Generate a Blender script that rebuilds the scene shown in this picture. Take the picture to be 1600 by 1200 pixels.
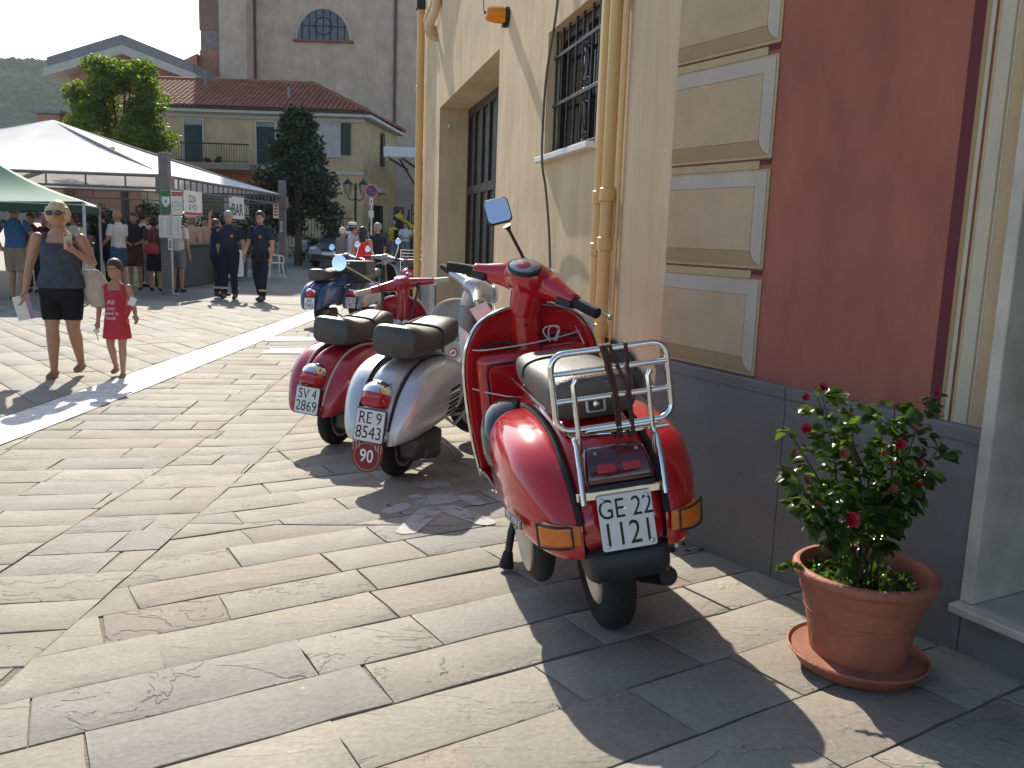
import bpy, bmesh, math, random
import numpy as np
from mathutils import Matrix, Vector, Euler
for o in list(bpy.data.objects): bpy.data.objects.remove(o)
random.seed(7); np.random.seed(7)
PI=math.pi; R=math.radians
scene=bpy.context.scene; COL=scene.collection
# ------------------------------------------------------------------ camera
cam_d=bpy.data.cameras.new('camera'); cam=bpy.data.objects.new('camera',cam_d); COL.objects.link(cam)
scene.camera=cam
cam_d.sensor_width=36; cam_d.lens=1370/1600*36; cam_d.clip_start=.05; cam_d.clip_end=6000
PITCH=R(9.53); ROLL=R(2.0)
cam.matrix_world=Matrix.Translation((0,0,1.45))@Matrix.Rotation(PI/2-PITCH,4,'X')@Matrix.Rotation(ROLL,4,'Z')
# ------------------------------------------------------------------ sky, sun, exposure
SUN_AZ=R(-18.2); SUN_EL=R(36.3)          # azimuth from +Y towards +X
world=bpy.data.worlds.new('World'); scene.world=world; world.use_nodes=True
wn=world.node_tree; wn.nodes.clear()
sky=wn.nodes.new('ShaderNodeTexSky'); sky.sky_type='NISHITA'; sky.sun_disc=False
sky.sun_elevation=SUN_EL; sky.sun_rotation=SUN_AZ; sky.air_density=1.0; sky.dust_density=1.2; sky.ozone_density=1.0; sky.altitude=200
bg=wn.nodes.new('ShaderNodeBackground'); bg.inputs['Strength'].default_value=.125
wo=wn.nodes.new('ShaderNodeOutputWorld'); wn.links.new(sky.outputs[0],bg.inputs[0]); wn.links.new(bg.outputs[0],wo.inputs[0])
sl=bpy.data.lights.new('sun','SUN'); sl.energy=4.3; sl.angle=R(.5); sl.color=(1,.91,.78)
sun=bpy.data.objects.new('sun',sl); COL.objects.link(sun)
sdir=Vector((math.sin(SUN_AZ)*math.cos(SUN_EL),math.cos(SUN_AZ)*math.cos(SUN_EL),math.sin(SUN_EL)))
sun.rotation_euler=sdir.to_track_quat('Z','Y').to_euler(); sun.location=sdir*60
vs=scene.view_settings; vs.view_transform='Standard'; vs.look='None'; vs.exposure=.78; vs.gamma=1; vs.use_curve_mapping=False
scene.render.engine='CYCLES'
scene.cycles.max_bounces=8; scene.cycles.transparent_max_bounces=8

# ------------------------------------------------------------------ helpers
def g(x,y):                              # ground height: paving falls gently from the walls to the square
    t=.27-.055*(y-2)+.03*x; k=.035
    return k*math.log1p(math.exp(min(t/k,50)))+.012*max(0,min(y,60)-22)
def V(*a): return Vector(a)
class MB:
    "collects shapes, builds ONE mesh object"
    def __init__(s): s.v=[]; s.f=[]; s.m=[]; s.cur=0
    def add(s,vs,fs,M=None):
        b=len(s.v)
        if M is None: s.v+= [tuple(p) for p in vs]
        else: s.v+= [tuple(M@Vector(p)) for p in vs]
        s.f+= [tuple(i+b for i in f) for f in fs]; s.m+=[s.cur]*len(fs)
        return s
    def box(s,x0,x1,y0,y1,z0,z1,M=None):
        vs=[(x,y,z) for x in (x0,x1) for y in (y0,y1) for z in (z0,z1)]
        return s.add(vs,[(0,1,3,2),(4,6,7,5),(0,4,5,1),(2,3,7,6),(0,2,6,4),(1,5,7,3)],M)
    def loft(s,rings,caps=True,closed=True,M=None):
        n=len(rings[0]); vs=[p for r in rings for p in r]; fs=[]
        for i in range(len(rings)-1):
            for j in range(n if closed else n-1):
                k=(j+1)%n; fs.append((i*n+j,i*n+k,(i+1)*n+k,(i+1)*n+j))
        if caps: fs.append(tuple(range(n-1,-1,-1))); fs.append(tuple((len(rings)-1)*n+j for j in range(n)))
        return s.add(vs,fs,M)
    def tube(s,path,rad,seg=8,M=None,caps=True,closed=False,flat=1.0):
        P=[Vector(p) for p in path]; n=len(P)
        rr=rad if hasattr(rad,'__len__') else [rad]*n
        rings=[]; up=None
        for i in range(n):
            if closed: t=(P[(i+1)%n]-P[i-1])
            else: t=(P[min(i+1,n-1)]-P[max(i-1,0)])
            if t.length<1e-9: t=Vector((0,0,1))
            t.normalize()
            if up is None:
                a=Vector((0,0,1)) if abs(t.z)<.9 else Vector((1,0,0)); u=(a-t*a.dot(t)).normalized()
            else: u=(up-t*up.dot(t)).normalized()
            up=u; w=t.cross(u)
            rings.append([P[i]+u*math.cos(2*PI*k/seg)*rr[i]+w*math.sin(2*PI*k/seg)*rr[i]*flat for k in range(seg)])
        if closed: rings.append(rings[0]); return s.loft(rings,False,True,M)
        return s.loft(rings,caps,True,M)
    def lathe(s,prof,seg=32,M=None,close=False):     # profile (r,h) round local Z
        rings=[[(r*math.cos(2*PI*k/seg),r*math.sin(2*PI*k/seg),h) for k in range(seg)] for r,h in prof]
        if close: rings.append(rings[0]); return s.loft(rings,False,True,M)
        return s.loft(rings,True,True,M)
    def poly(s,pts,t,M=None):                        # 2-D outline in local XY, thickness t towards +Z
        n=len(pts); vs=[(x,y,0) for x,y in pts]+[(x,y,t) for x,y in pts]
        fs=[tuple(range(n-1,-1,-1)),tuple(range(n,2*n))]+[(i,(i+1)%n,n+(i+1)%n,n+i) for i in range(n)]
        return s.add(vs,fs,M)
    def ball(s,c,r,seg=12,rings=8,M=None):
        r=r if hasattr(r,'__len__') else (r,r,r)
        pr=[[(c[0]+r[0]*math.sin(PI*i/rings)*math.cos(2*PI*k/seg),c[1]+r[1]*math.sin(PI*i/rings)*math.sin(2*PI*k/seg),c[2]-r[2]*math.cos(PI*i/rings)) for k in range(seg)] for i in range(rings+1)]
        pr[0]=[(c[0]+r[0]*.02*math.cos(2*PI*k/seg),c[1]+r[1]*.02*math.sin(2*PI*k/seg),c[2]-r[2]) for k in range(seg)]
        pr[-1]=[(c[0]+r[0]*.02*math.cos(2*PI*k/seg),c[1]+r[1]*.02*math.sin(2*PI*k/seg),c[2]+r[2]) for k in range(seg)]
        return s.loft(pr,True,True,M)
    def mesh(s,name,sharp=40,smooth=True):
        me=bpy.data.meshes.new(name); me.from_pydata(s.v,[],s.f); 
        bm=bmesh.new(); bm.from_mesh(me); bmesh.ops.recalc_face_normals(bm,faces=bm.faces); bm.to_mesh(me); bm.free()
        if any(s.m): me.polygons.foreach_set('material_index',s.m)
        if smooth:
            me.polygons.foreach_set('use_smooth',[True]*len(me.polygons)); me.set_sharp_from_angle(angle=R(sharp))
        me.update(); return me
    def build(s,name,mat,parent=None,sharp=40,bevel=0,sub=0,smooth=True,loc=None,rot=None,seg=2):
        me=s.mesh(name,sharp,smooth); return link(name,me,mat,parent,bevel,sub,loc,rot,seg)
def link(name,me,mat,parent=None,bevel=0,sub=0,loc=None,rot=None,seg=2):
    o=bpy.data.objects.new(name,me); COL.objects.link(o)
    if mat is not None and not me.materials:
        for m in (mat if isinstance(mat,(list,tuple)) else [mat]): me.materials.append(m)
    if parent: o.parent=parent
    if loc is not None: o.location=loc
    if rot is not None: o.rotation_euler=rot
    if bevel:
        b=o.modifiers.new('bevel','BEVEL'); b.width=bevel; b.segments=seg; b.limit_method='ANGLE'; b.angle_limit=R(35); b.harden_normals=False
    if sub:
        b=o.modifiers.new('sub','SUBSURF'); b.levels=sub; b.render_levels=sub
    return o
def tag(o,label=None,cat=None,group=None,kind=None):
    if label: o['label']=label
    if cat: o['category']=cat
    if group: o['group']=group
    if kind: o['kind']=kind
    return o
def empty(name,loc,rot=(0,0,0),label=None,cat=None,group=None):
    o=bpy.data.objects.new(name,None); COL.objects.link(o); o.location=loc; o.rotation_euler=rot; o.empty_display_size=.1
    return tag(o,label,cat,group)
def copy_tree(o,parent=None):
    c=o.copy(); COL.objects.link(c); c.parent=parent
    for ch in [q for q in bpy.data.objects if q.parent==o]: copy_tree(ch,c)
    return c
def rrect(w,h,r,n=4):
    out=[]
    for cx,cy,a0 in ((w/2-r,h/2-r,0),(-w/2+r,h/2-r,90),(-w/2+r,-h/2+r,180),(w/2-r,-h/2+r,270)):
        for k in range(n+1):
            a=R(a0+90*k/n); out.append((cx+r*math.cos(a),cy+r*math.sin(a)))
    return out
def frame(o,ex,ey,ez=None):
    ex=Vector(ex).normalized(); ey=Vector(ey); ey=(ey-ex*ex.dot(ey)).normalized(); ez=ex.cross(ey)
    M=Matrix.Identity(4)
    for i in range(3): M[i][0]=ex[i]; M[i][1]=ey[i]; M[i][2]=ez[i]; M[i][3]=o[i]
    return M
def spline(P,n):
    "Catmull-Rom through rows of P, n samples"
    P=np.array(P,float); m=len(P); out=[]
    for k in range(n):
        t=k*(m-1)/(n-1); i=min(int(t),m-2); u=t-i
        p0=P[max(i-1,0)]; p1=P[i]; p2=P[i+1]; p3=P[min(i+2,m-1)]
        out.append(.5*((2*p1)+(-p0+p2)*u+(2*p0-5*p1+4*p2-p3)*u*u+(-p0+3*p1-3*p2+p3)*u**3))
    return np.array(out)
def text_mesh(mb,s,size,M,depth=.0012,align='CENTER',bold=0.0,sx=1.0):
    cu=bpy.data.curves.new('t','FONT'); cu.body=s; cu.size=size; cu.extrude=depth; cu.align_x=align; cu.align_y='CENTER'; cu.offset=bold; cu.resolution_u=3
    ob=bpy.data.objects.new('t',cu); COL.objects.link(ob)
    bpy.context.view_layer.update()
    dg=bpy.context.evaluated_depsgraph_get(); me=bpy.data.meshes.new_from_object(ob.evaluated_get(dg))
    mb.add([M@Vector((v.co.x*sx,v.co.y,v.co.z)) for v in me.vertices],[tuple(p.vertices) for p in me.polygons])
    bpy.data.objects.remove(ob); bpy.data.curves.remove(cu); bpy.data.meshes.remove(me)
# ------------------------------------------------------------------ materials
MATS={}
def nodes(name):
    m=bpy.data.materials.new(name); m.use_nodes=True; nt=m.node_tree; nt.nodes.clear()
    o=nt.nodes.new('ShaderNodeOutputMaterial'); b=nt.nodes.new('ShaderNodeBsdfPrincipled'); nt.links.new(b.outputs[0],o.inputs[0])
    return m,nt,b
def mat(name,col,rough=.5,metal=0,var=.12,scale=8,bump=0,bscale=60,coat=0,spec=.5,trans=0,ior=1.45,var2=None,emit=0,streak=0,sss=0,coat_r=.05,alpha=1):
    if name in MATS: return MATS[name]
    m,nt,b=nodes(name); L=nt.links.new
    tc=nt.nodes.new('ShaderNodeTexCoord')
    vec=tc.outputs['Object']
    if streak:
        mp=nt.nodes.new('ShaderNodeMapping'); mp.inputs['Scale'].default_value=(1,1,streak); L(vec,mp.inputs[0]); vec=mp.outputs[0]
    nz=nt.nodes.new('ShaderNodeTexNoise'); nz.inputs['Scale'].default_value=scale; nz.inputs['Detail'].default_value=6; nz.inputs['Roughness'].default_value=.62; L(vec,nz.inputs['Vector'])
    rp=nt.nodes.new('ShaderNodeValToRGB'); rp.color_ramp.elements[0].position=.3; rp.color_ramp.elements[1].position=.72
    c=col; lo=[max(0,x*(1-var)) for x in c]; hi=[min(1,x*(1+var)) for x in c]
    if var2: lo=list(var2)
    rp.color_ramp.elements[0].color=(*lo,1); rp.color_ramp.elements[1].color=(*hi,1)
    L(nz.outputs['Fac'],rp.inputs[0]); L(rp.outputs[0],b.inputs['Base Color'])
    b.inputs['Roughness'].default_value=rough; b.inputs['Metallic'].default_value=metal
    b.inputs['Specular IOR Level'].default_value=spec; b.inputs['IOR'].default_value=ior
    b.inputs['Coat Weight'].default_value=coat; b.inputs['Coat Roughness'].default_value=coat_r
    b.inputs['Transmission Weight'].default_value=trans; b.inputs['Alpha'].default_value=alpha
    if sss: b.inputs['Subsurface Weight'].default_value=sss; b.inputs['Subsurface Radius'].default_value=(.02,.008,.005); b.inputs['Subsurface Scale'].default_value=1
    if rough>.02 and not trans:
        mr=nt.nodes.new('ShaderNodeMapRange'); mr.inputs['To Min'].default_value=max(0,rough-.07); mr.inputs['To Max'].default_value=min(1,rough+.09); L(nz.outputs['Fac'],mr.inputs['Value']); L(mr.outputs[0],b.inputs['Roughness'])
    if bump:
        n2=nt.nodes.new('ShaderNodeTexNoise'); n2.inputs['Scale'].default_value=bscale; n2.inputs['Detail'].default_value=5; L(tc.outputs['Object'],n2.inputs['Vector'])
        bp=nt.nodes.new('ShaderNodeBump'); bp.inputs['Strength'].default_value=bump; bp.inputs['Distance'].default_value=.01; L(n2.outputs['Fac'],bp.inputs['Height']); L(bp.outputs[0],b.inputs['Normal'])
    MATS[name]=m; return m
# ================================================================== GROUND AND PAVING
def m_paving():
    m,nt,b=nodes('paving_stone'); L=nt.links.new; N=nt.nodes.new
    tc=N('ShaderNodeTexCoord'); at=N('ShaderNodeAttribute'); at.attribute_name='tone'
    sc=N('ShaderNodeVectorMath'); sc.operation='SCALE'; sc.inputs[0].default_value=(37,53,11); L(at.outputs['Fac'],sc.inputs['Scale'])
    ad=N('ShaderNodeVectorMath'); ad.operation='ADD'; L(tc.outputs['Object'],ad.inputs[0]); L(sc.outputs[0],ad.inputs[1])
    # stone tone
    rp=N('ShaderNodeValToRGB'); cr=rp.color_ramp; cr.interpolation='LINEAR'
    cols=[(0,(.25,.23,.187)),(.2,(.305,.285,.235)),(.4,(.24,.236,.21)),(.58,(.33,.305,.252)),(.7,(.27,.252,.205)),(.88,(.295,.24,.19)),(1,(.175,.182,.178))]
    cr.elements[0].position=0; cr.elements[0].color=(*cols[0][1],1); cr.elements[1].position=1; cr.elements[1].color=(*cols[-1][1],1)
    for p,c in cols[1:-1]:
        e=cr.elements.new(p); e.color=(*c,1)
    L(at.outputs['Fac'],rp.inputs[0])
    n1=N('ShaderNodeTexNoise'); n1.inputs['Scale'].default_value=3.2; n1.inputs['Detail'].default_value=8; n1.inputs['Roughness'].default_value=.65; n1.inputs['Distortion'].default_value=.6; L(ad.outputs[0],n1.inputs['Vector'])
    n2=N('ShaderNodeTexNoise'); n2.inputs['Scale'].default_value=60; n2.inputs['Detail'].default_value=6; L(ad.outputs[0],n2.inputs['Vector'])
    hs=N('ShaderNodeHueSaturation'); mr=N('ShaderNodeMapRange'); mr.inputs['From Min'].default_value=.3; mr.inputs['From Max'].default_value=.7; mr.inputs['To Min'].default_value=.86; mr.inputs['To Max'].default_value=1.12; L(n1.outputs['Fac'],mr.inputs[0]); L(mr.outputs[0],hs.inputs['Value']); L(rp.outputs[0],hs.inputs['Color'])
    h2=N('ShaderNodeHueSaturation'); mr2=N('ShaderNodeMapRange'); mr2.inputs['From Min'].default_value=.25; mr2.inputs['From Max'].default_value=.75; mr2.inputs['To Min'].default_value=.86; mr2.inputs['To Max'].default_value=1.13; L(n2.outputs['Fac'],mr2.inputs[0]); L(mr2.outputs[0],h2.inputs['Value']); L(hs.outputs[0],h2.inputs['Color']); 
    # pale mineral specks and darker stains
    n4=N('ShaderNodeTexNoise'); n4.inputs['Scale'].default_value=14; n4.inputs['Detail'].default_value=3; L(ad.outputs[0],n4.inputs['Vector'])
    sr=N('ShaderNodeValToRGB'); sr.color_ramp.elements[0].position=.73; sr.color_ramp.elements[1].position=.8; L(n4.outputs['Fac'],sr.inputs[0])
    mx=N('ShaderNodeMix'); mx.data_type='RGBA'; mx.inputs[7].default_value=(.42,.4,.35,1); L(sr.outputs[0],mx.inputs[0]); L(h2.outputs[0],mx.inputs[6]); L(mx.outputs[2],b.inputs['Base Color'])
    # cleft relief: terraces
    mp=N('ShaderNodeMapping'); mp.inputs['Rotation'].default_value=(0,0,R(34)); mp.inputs['Scale'].default_value=(1.0,1.5,1); L(ad.outputs[0],mp.inputs[0])
    n3=N('ShaderNodeTexNoise'); n3.inputs['Scale'].default_value=1.75; n3.inputs['Detail'].default_value=7; n3.inputs['Roughness'].default_value=.55; n3.inputs['Distortion'].default_value=.9; L(mp.outputs[0],n3.inputs['Vector'])
    mu=N('ShaderNodeMath'); mu.operation='MULTIPLY'; mu.inputs[1].default_value=9; L(n3.outputs['Fac'],mu.inputs[0])
    fr=N('ShaderNodeMath'); fr.operation='FRACT'; L(mu.outputs[0],fr.inputs[0]); fl=N('ShaderNodeMath'); fl.operation='FLOOR'; L(mu.outputs[0],fl.inputs[0])
    ss=N('ShaderNodeMapRange'); ss.interpolation_type='SMOOTHSTEP'; ss.inputs['From Min'].default_value=.84; ss.inputs['From Max'].default_value=.98; L(fr.outputs[0],ss.inputs[0])
    ht=N('ShaderNodeMath'); ht.operation='ADD'; L(fl.outputs[0],ht.inputs[0]); L(ss.outputs[0],ht.inputs[1])
    b1=N('ShaderNodeBump'); mk=N('ShaderNodeMath'); mk.operation='MULTIPLY'; mk.inputs[1].default_value=9.7; L(at.outputs['Fac'],mk.inputs[0]); mf=N('ShaderNodeMath'); mf.operation='FRACT'; L(mk.outputs[0],mf.inputs[0]); ms=N('ShaderNodeMath'); ms.operation='MULTIPLY'; ms.inputs[1].default_value=1.0; L(mf.outputs[0],ms.inputs[0]); L(ms.outputs[0],b1.inputs['Strength']); b1.inputs['Distance'].default_value=.0042; L(ht.outputs[0],b1.inputs['Height'])
    b2=N('ShaderNodeBump'); b2.inputs['Strength'].default_value=.45; b2.inputs['Distance'].default_value=.005; L(n2.outputs['Fac'],b2.inputs['Height']); L(b1.outputs[0],b2.inputs['Normal'])
    n5=N('ShaderNodeTexNoise'); n5.inputs['Scale'].default_value=7; n5.inputs['Detail'].default_value=5; L(mp.outputs[0],n5.inputs['Vector'])
    b3=N('ShaderNodeBump'); b3.inputs['Strength'].default_value=.26; b3.inputs['Distance'].default_value=.02; L(n5.outputs['Fac'],b3.inputs['Height']); L(b2.outputs[0],b3.inputs['Normal']); L(b3.outputs[0],b.inputs['Normal'])
    b.inputs['Roughness'].default_value=.76; b.inputs['Specular IOR Level'].default_value=.2
    return m
M_STONE=m_paving()
def m_far():
    m,nt,b=nodes('square_paving_far'); L=nt.links.new; N=nt.nodes.new
    tc=N('ShaderNodeTexCoord'); mp=N('ShaderNodeMapping'); mp.inputs['Rotation'].default_value=(0,0,R(45)); L(tc.outputs['Object'],mp.inputs[0])
    br=N('ShaderNodeTexBrick'); br.inputs['Scale'].default_value=1; br.inputs['Brick Width'].default_value=.7; br.inputs['Row Height'].default_value=.3; br.inputs['Mortar Size'].default_value=.008
    br.inputs['Color1'].default_value=(.25,.235,.2,1); br.inputs['Color2'].default_value=(.21,.205,.185,1); br.inputs['Mortar'].default_value=(.09,.08,.07,1); L(mp.outputs[0],br.inputs['Vector'])
    n=N('ShaderNodeTexNoise'); n.inputs['Scale'].default_value=.6; n.inputs['Detail'].default_value=8; L(tc.outputs['Object'],n.inputs['Vector'])
    h=N('ShaderNodeHueSaturation'); mr=N('ShaderNodeMapRange'); mr.inputs['From Min'].default_value=.3; mr.inputs['From Max'].default_value=.7; mr.inputs['To Min'].default_value=.8; mr.inputs['To Max'].default_value=1.15; L(n.outputs['Fac'],mr.inputs[0]); L(mr.outputs[0],h.inputs['Value']); L(br.outputs[0],h.inputs['Color']); L(h.outputs[0],b.inputs['Base Color'])
    b.inputs['Roughness'].default_value=.8
    return m
# mortar bed near, square beyond, terrain to the horizon
def sheet(name,xs,ys,zf,mt):
    vs=[(x,y,zf(x,y)) for y in ys for x in xs]; n=len(xs)
    fs=[(j*n+i,j*n+i+1,(j+1)*n+i+1,(j+1)*n+i) for j in range(len(ys)-1) for i in range(n-1)]
    o=MB().add(vs,fs).build(name,mt,sharp=180); tag(o,kind='structure'); return o
M_MORT=mat('mortar',(.20,.185,.155),.95,var=.3,scale=30,bump=.8,bscale=90)
sheet('ground',[-680,-300,-120,-60,-40]+[-30+i*1.0 for i in range(45)]+[20,40,100,260],[-70,-20,-6]+[-4+i*.8 for i in range(48)]+[40,60,100,200,400,880],
      lambda x,y: g(x,y)-.018, m_far())
def clip(poly,a,b_,c):                      # keep a*x+b*y<=c
    out=[]
    for i in range(len(poly)):
        p=poly[i]; q=poly[(i+1)%len(poly)]; dp=a*p[0]+b_*p[1]-c; dq=a*q[0]+b_*q[1]-c
        if dp<=0: out.append(p)
        if (dp<0<dq) or (dq<0<dp):
            t=dp/(dp-dq); out.append((p[0]+t*(q[0]-p[0]),p[1]+t*(q[1]-p[1])))
    return out
def area(p): return .5*sum(p[i][0]*p[(i+1)%len(p)][1]-p[(i+1)%len(p)][0]*p[i][1] for i in range(len(p)))
def clip_poly(poly,reg):
    for i in range(len(reg)):
        p=reg[i]; q=reg[(i+1)%len(reg)]           # ccw region: inside is left
        a=(q[1]-p[1]); b_=-(q[0]-p[0]); poly=clip(poly,a,b_,a*p[0]+b_*p[1])
        if len(poly)<3: return []
    return poly
def stones(reg,az_long,az_cross,width,lmin,lmax,rnd):
    lo=V(math.sin(R(az_long)),math.cos(R(az_long))); cr=V(math.sin(R(az_cross)),math.cos(R(az_cross)))
    # express in (u,v): p=u*lo+v*cr
    det=lo.x*cr.y-lo.y*cr.x
    uv=lambda p:((p[0]*cr.y-p[1]*cr.x)/det,(lo.x*p[1]-lo.y*p[0])/det)
    U=[uv(p) for p in reg]; u0=min(u for u,_ in U); u1=max(u for u,_ in U); v0=min(v for _,v in U); v1=max(v for _,v in U)
    out=[]; v=v0-rnd.random()*width
    while v<v1:
        w=width*rnd.uniform(.9,1.12); u=u0-rnd.random()*lmax
        while u<u1:
            l=rnd.uniform(lmin,lmax) if rnd.random()>.12 else rnd.uniform(.25,.4)
            sk=rnd.uniform(-.012,.012)
            q=[(u,v),(u+l,v),(u+l+sk,v+w),(u+sk,v+w)]
            q=[tuple(lo*a+cr*b_) for a,b_ in q]
            if area(q)<0: q=q[::-1]
            q=clip_poly(q,reg)
            if len(q)>=3 and area(q)>.004: out.append(q)
            u+=l
        v+=w
    return out
def d1(y): return -1.33-.063*(y-2.14)
def d2(y): return -1.88-.071*(y-3.1)
Y0,Y1=.6,17.0
rn=random.Random(11)
WL=-3.27; WR=-3.74
wallx=lambda y:(.72-.2198/.9755*(y-3.767)) if y>3.767 else (.72+.543*(3.767-y))
ST=[]
ST+=stones([(d1(Y0),Y0),(wallx(Y0),Y0),(wallx(3.767),3.767),(d1(3.767),3.767)],57,-29,.256,.36,.74,rn)
ST+=stones([(d1(3.767),3.767),(wallx(3.767),3.767),(wallx(Y1),Y1),(d1(Y1),Y1)],57,-29,.256,.36,.74,rn)
ST+=stones([(d2(Y0),Y0),(d1(Y0),Y0),(d1(Y1),Y1),(d2(Y1),Y1)],79,-4,.275,1.5,2.5,rn)
ST+=stones([(WR-.02,Y0),(d2(Y0),Y0),(d2(Y1),Y1),(WR-.02,Y1)],82,-8,.285,.4,.95,rn)
ST+=stones([(-9.5,Y0+3),(WR-.02,Y0+3),(WR-.02,Y1),(-9.5,Y1)],138,48,.30,.5,1.0,rn)
def in_view(c):
    return c[1]>1.2 and abs(c[0]/c[1]-.0)<.66
def stone_geo(q,rnd):
    "irregular slab: chamfered rim, slightly tilted top"
    n=len(q); cx=sum(p[0] for p in q)/n; cy=sum(p[1] for p in q)/n
    gap=rnd.uniform(.0012,.003) if rnd.random()<.75 else rnd.uniform(.003,.0065); pts=[]
    # inset by gap along edges
    E=[]
    for i in range(n):
        p=V(*q[i]); r=V(*q[(i+1)%n]); e=r-p
        if e.length<1e-4: continue
        e.normalize(); nn=V(-e.y,e.x); E.append((p+nn*gap,e,nn,r))
    ring=[]
    m=len(E)
    for i in range(m):
        p,e,nn,_=E[i-1]; p2,e2,n2,_=E[i]
        den=e.x*e2.y-e.y*e2.x
        if abs(den)<.05: X=p2
        else:
            t=((p2.x-p.x)*e2.y-(p2.y-p.y)*e2.x)/den; X=p+e*t
        ring.append(X)
    out=[]
    for i in range(m):
        a=ring[i]; b_=ring[(i+1)%m]; out.append(a); L=(b_-a).length
        k=int(L/.16)
        for j in range(1,k+1):
            f=j/(k+1); e=(b_-a).normalized(); nn=V(-e.y,e.x); out.append(a.lerp(b_,f)+nn*rnd.uniform(-.0012,.005))
    tx=rnd.uniform(-.006,.006); ty=rnd.uniform(-.006,.006); dz=rnd.uniform(-.0015,.003)
    zf=lambda p: g(p.x,p.y)+dz+tx*(p.x-cx)+ty*(p.y-cy)
    c=V(cx,cy); k=len(out)
    inn=[p+(c-p).normalized()*min(.008,(c-p).length*.3) for p in out]
    vs=[(p.x,p.y,g(p.x,p.y)-.03) for p in out]+[(p.x,p.y,zf(p)-rnd.uniform(.0008,.003)) for p in out]+[(p.x,p.y,zf(p)) for p in inn]
    fs=[(i,(i+1)%k,k+(i+1)%k,k+i) for i in range(k)]+[(k+i,k+(i+1)%k,2*k+(i+1)%k,2*k+i) for i in range(k)]+[tuple(range(2*k,3*k))]
    return vs,fs
pav=empty('pavement',(0,0,0)); tag(pav,kind='structure')
order=[]
for q in ST:
    c=(sum(p[0] for p in q)/len(q),sum(p[1] for p in q)/len(q)); d=max(.5,math.hypot(c[0],c[1]))
    order.append((0 if not in_view(c) else area(q)/d**2.6,q))
order.sort(key=lambda t:-t[0])
rest=MB(); rtone=[]
for i,(sc_,q) in enumerate(order):
    if len(q)<3: continue
    try: vs_,fs_=stone_geo(q,rn)
    except Exception: continue
    tone=rn.random()**1.0
    if rn.random()<.72: tone*=.8
    if i<298:
        me=bpy.data.meshes.new('paving_stone'); me.from_pydata(vs_,[],fs_)
        a=me.attributes.new('tone','FLOAT','POINT'); a.data.foreach_set('value',[tone]*len(vs_))
        me.polygons.foreach_set('use_smooth',[True]*len(fs_)); me.set_sharp_from_angle(angle=R(60))
        link('paving_stone',me,M_STONE,pav)
    else:
        rest.add(vs_,fs_); rtone+=[tone]*len(vs_)
me=bpy.data.meshes.new('far_paving_stones'); me.from_pydata(rest.v,[],rest.f)
a=me.attributes.new('tone','FLOAT','POINT'); a.data.foreach_set('value',rtone)
tag(link('far_paving_stones',me,M_STONE,pav),kind='stuff')
bed=MB(); bx=[-9.6+i*.4 for i in range(31)]; by=[.5+i*.4 for i in range(43)]
bed.add([(x,y,g(x,y)-.0065) for y in by for x in bx],[(j*31+i,j*31+i+1,(j+1)*31+i+1,(j+1)*31+i) for j in range(42) for i in range(30)])
bed.build('mortar_bed',M_MORT,pav,sharp=180)
# painted band, boxes, walking figure: thin sheets draped on the stones
M_WHITE=mat('road_paint',(.74,.73,.70),.75,var=.16,scale=9,bump=.4,bscale=70,var2=(.5,.48,.44))
def m_worn():
    m,nt,b=nodes('worn_paint'); L=nt.links.new; N=nt.nodes.new; tc=N('ShaderNodeTexCoord')
    n=N('ShaderNodeTexNoise'); n.inputs['Scale'].default_value=9; n.inputs['Detail'].default_value=8; n.inputs['Roughness'].default_value=.7; L(tc.outputs['Object'],n.inputs['Vector'])
    r=N('ShaderNodeValToRGB'); r.color_ramp.elements[0].position=.36; r.color_ramp.elements[1].position=.5; L(n.outputs['Fac'],r.inputs[0])
    mr=N('ShaderNodeMapRange'); mr.inputs['To Max'].default_value=.82; L(r.outputs[0],mr.inputs[0]); L(mr.outputs[0],b.inputs['Alpha'])
    b.inputs['Base Color'].default_value=(.47,.46,.45,1); b.inputs['Roughness'].default_value=.8; return m
M_WORN=m_worn()
def drape(mb,poly,h=.006,step=.25):
    "triangulated sheet over g, cut into cells"
    x0=min(p[0] for p in poly); x1=max(p[0] for p in poly); y0=min(p[1] for p in poly); y1=max(p[1] for p in poly)
    if area(poly)<0: poly=poly[::-1]
    nx=max(1,int((x1-x0)/step)); ny=max(1,int((y1-y0)/step))
    for i in range(nx):
        for j in range(ny):
            a=x0+(x1-x0)*i/nx; b_=x0+(x1-x0)*(i+1)/nx; c=y0+(y1-y0)*j/ny; d=y0+(y1-y0)*(j+1)/ny
            q=clip_poly([(a,c),(b_,c),(b_,d),(a,d)],poly)
            if len(q)>2: mb.add([(p[0],p[1],g(*p)+h) for p in q],[tuple(range(len(q)))])
mb=MB(); drape(mb,[(-3.27,1),(-3.25,19.5),(-3.66,19.5),(-3.76,1)],.0075,.4)
band=mb.build('white_line',M_WHITE,sharp=180); tag(band,kind='structure')
mb=MB(); drape(mb,[(-3.24,11.3),(-2.55,11.55),(-2.55,11.95),(-3.24,11.75)],.0075); drape(mb,[(-2.95,10.15),(-2.35,10.3),(-2.35,10.75),(-2.95,10.6)],.0075)
tag(mb.build('parking_mark',M_WHITE,sharp=180),kind='structure')
def capsule2(a,b_,r0,r1,n=6):
    a=V(*a); b_=V(*b_); d=(b_-a).normalized(); ang=math.atan2(d.y,d.x)
    return [tuple(b_+V(math.cos(ang+t),math.sin(ang+t))*r1) for t in np.linspace(-PI/2,PI/2,n)]+[tuple(a+V(math.cos(ang+t),math.sin(ang+t))*r0) for t in np.linspace(PI/2,1.5*PI,n)]
mb=MB()
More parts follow.
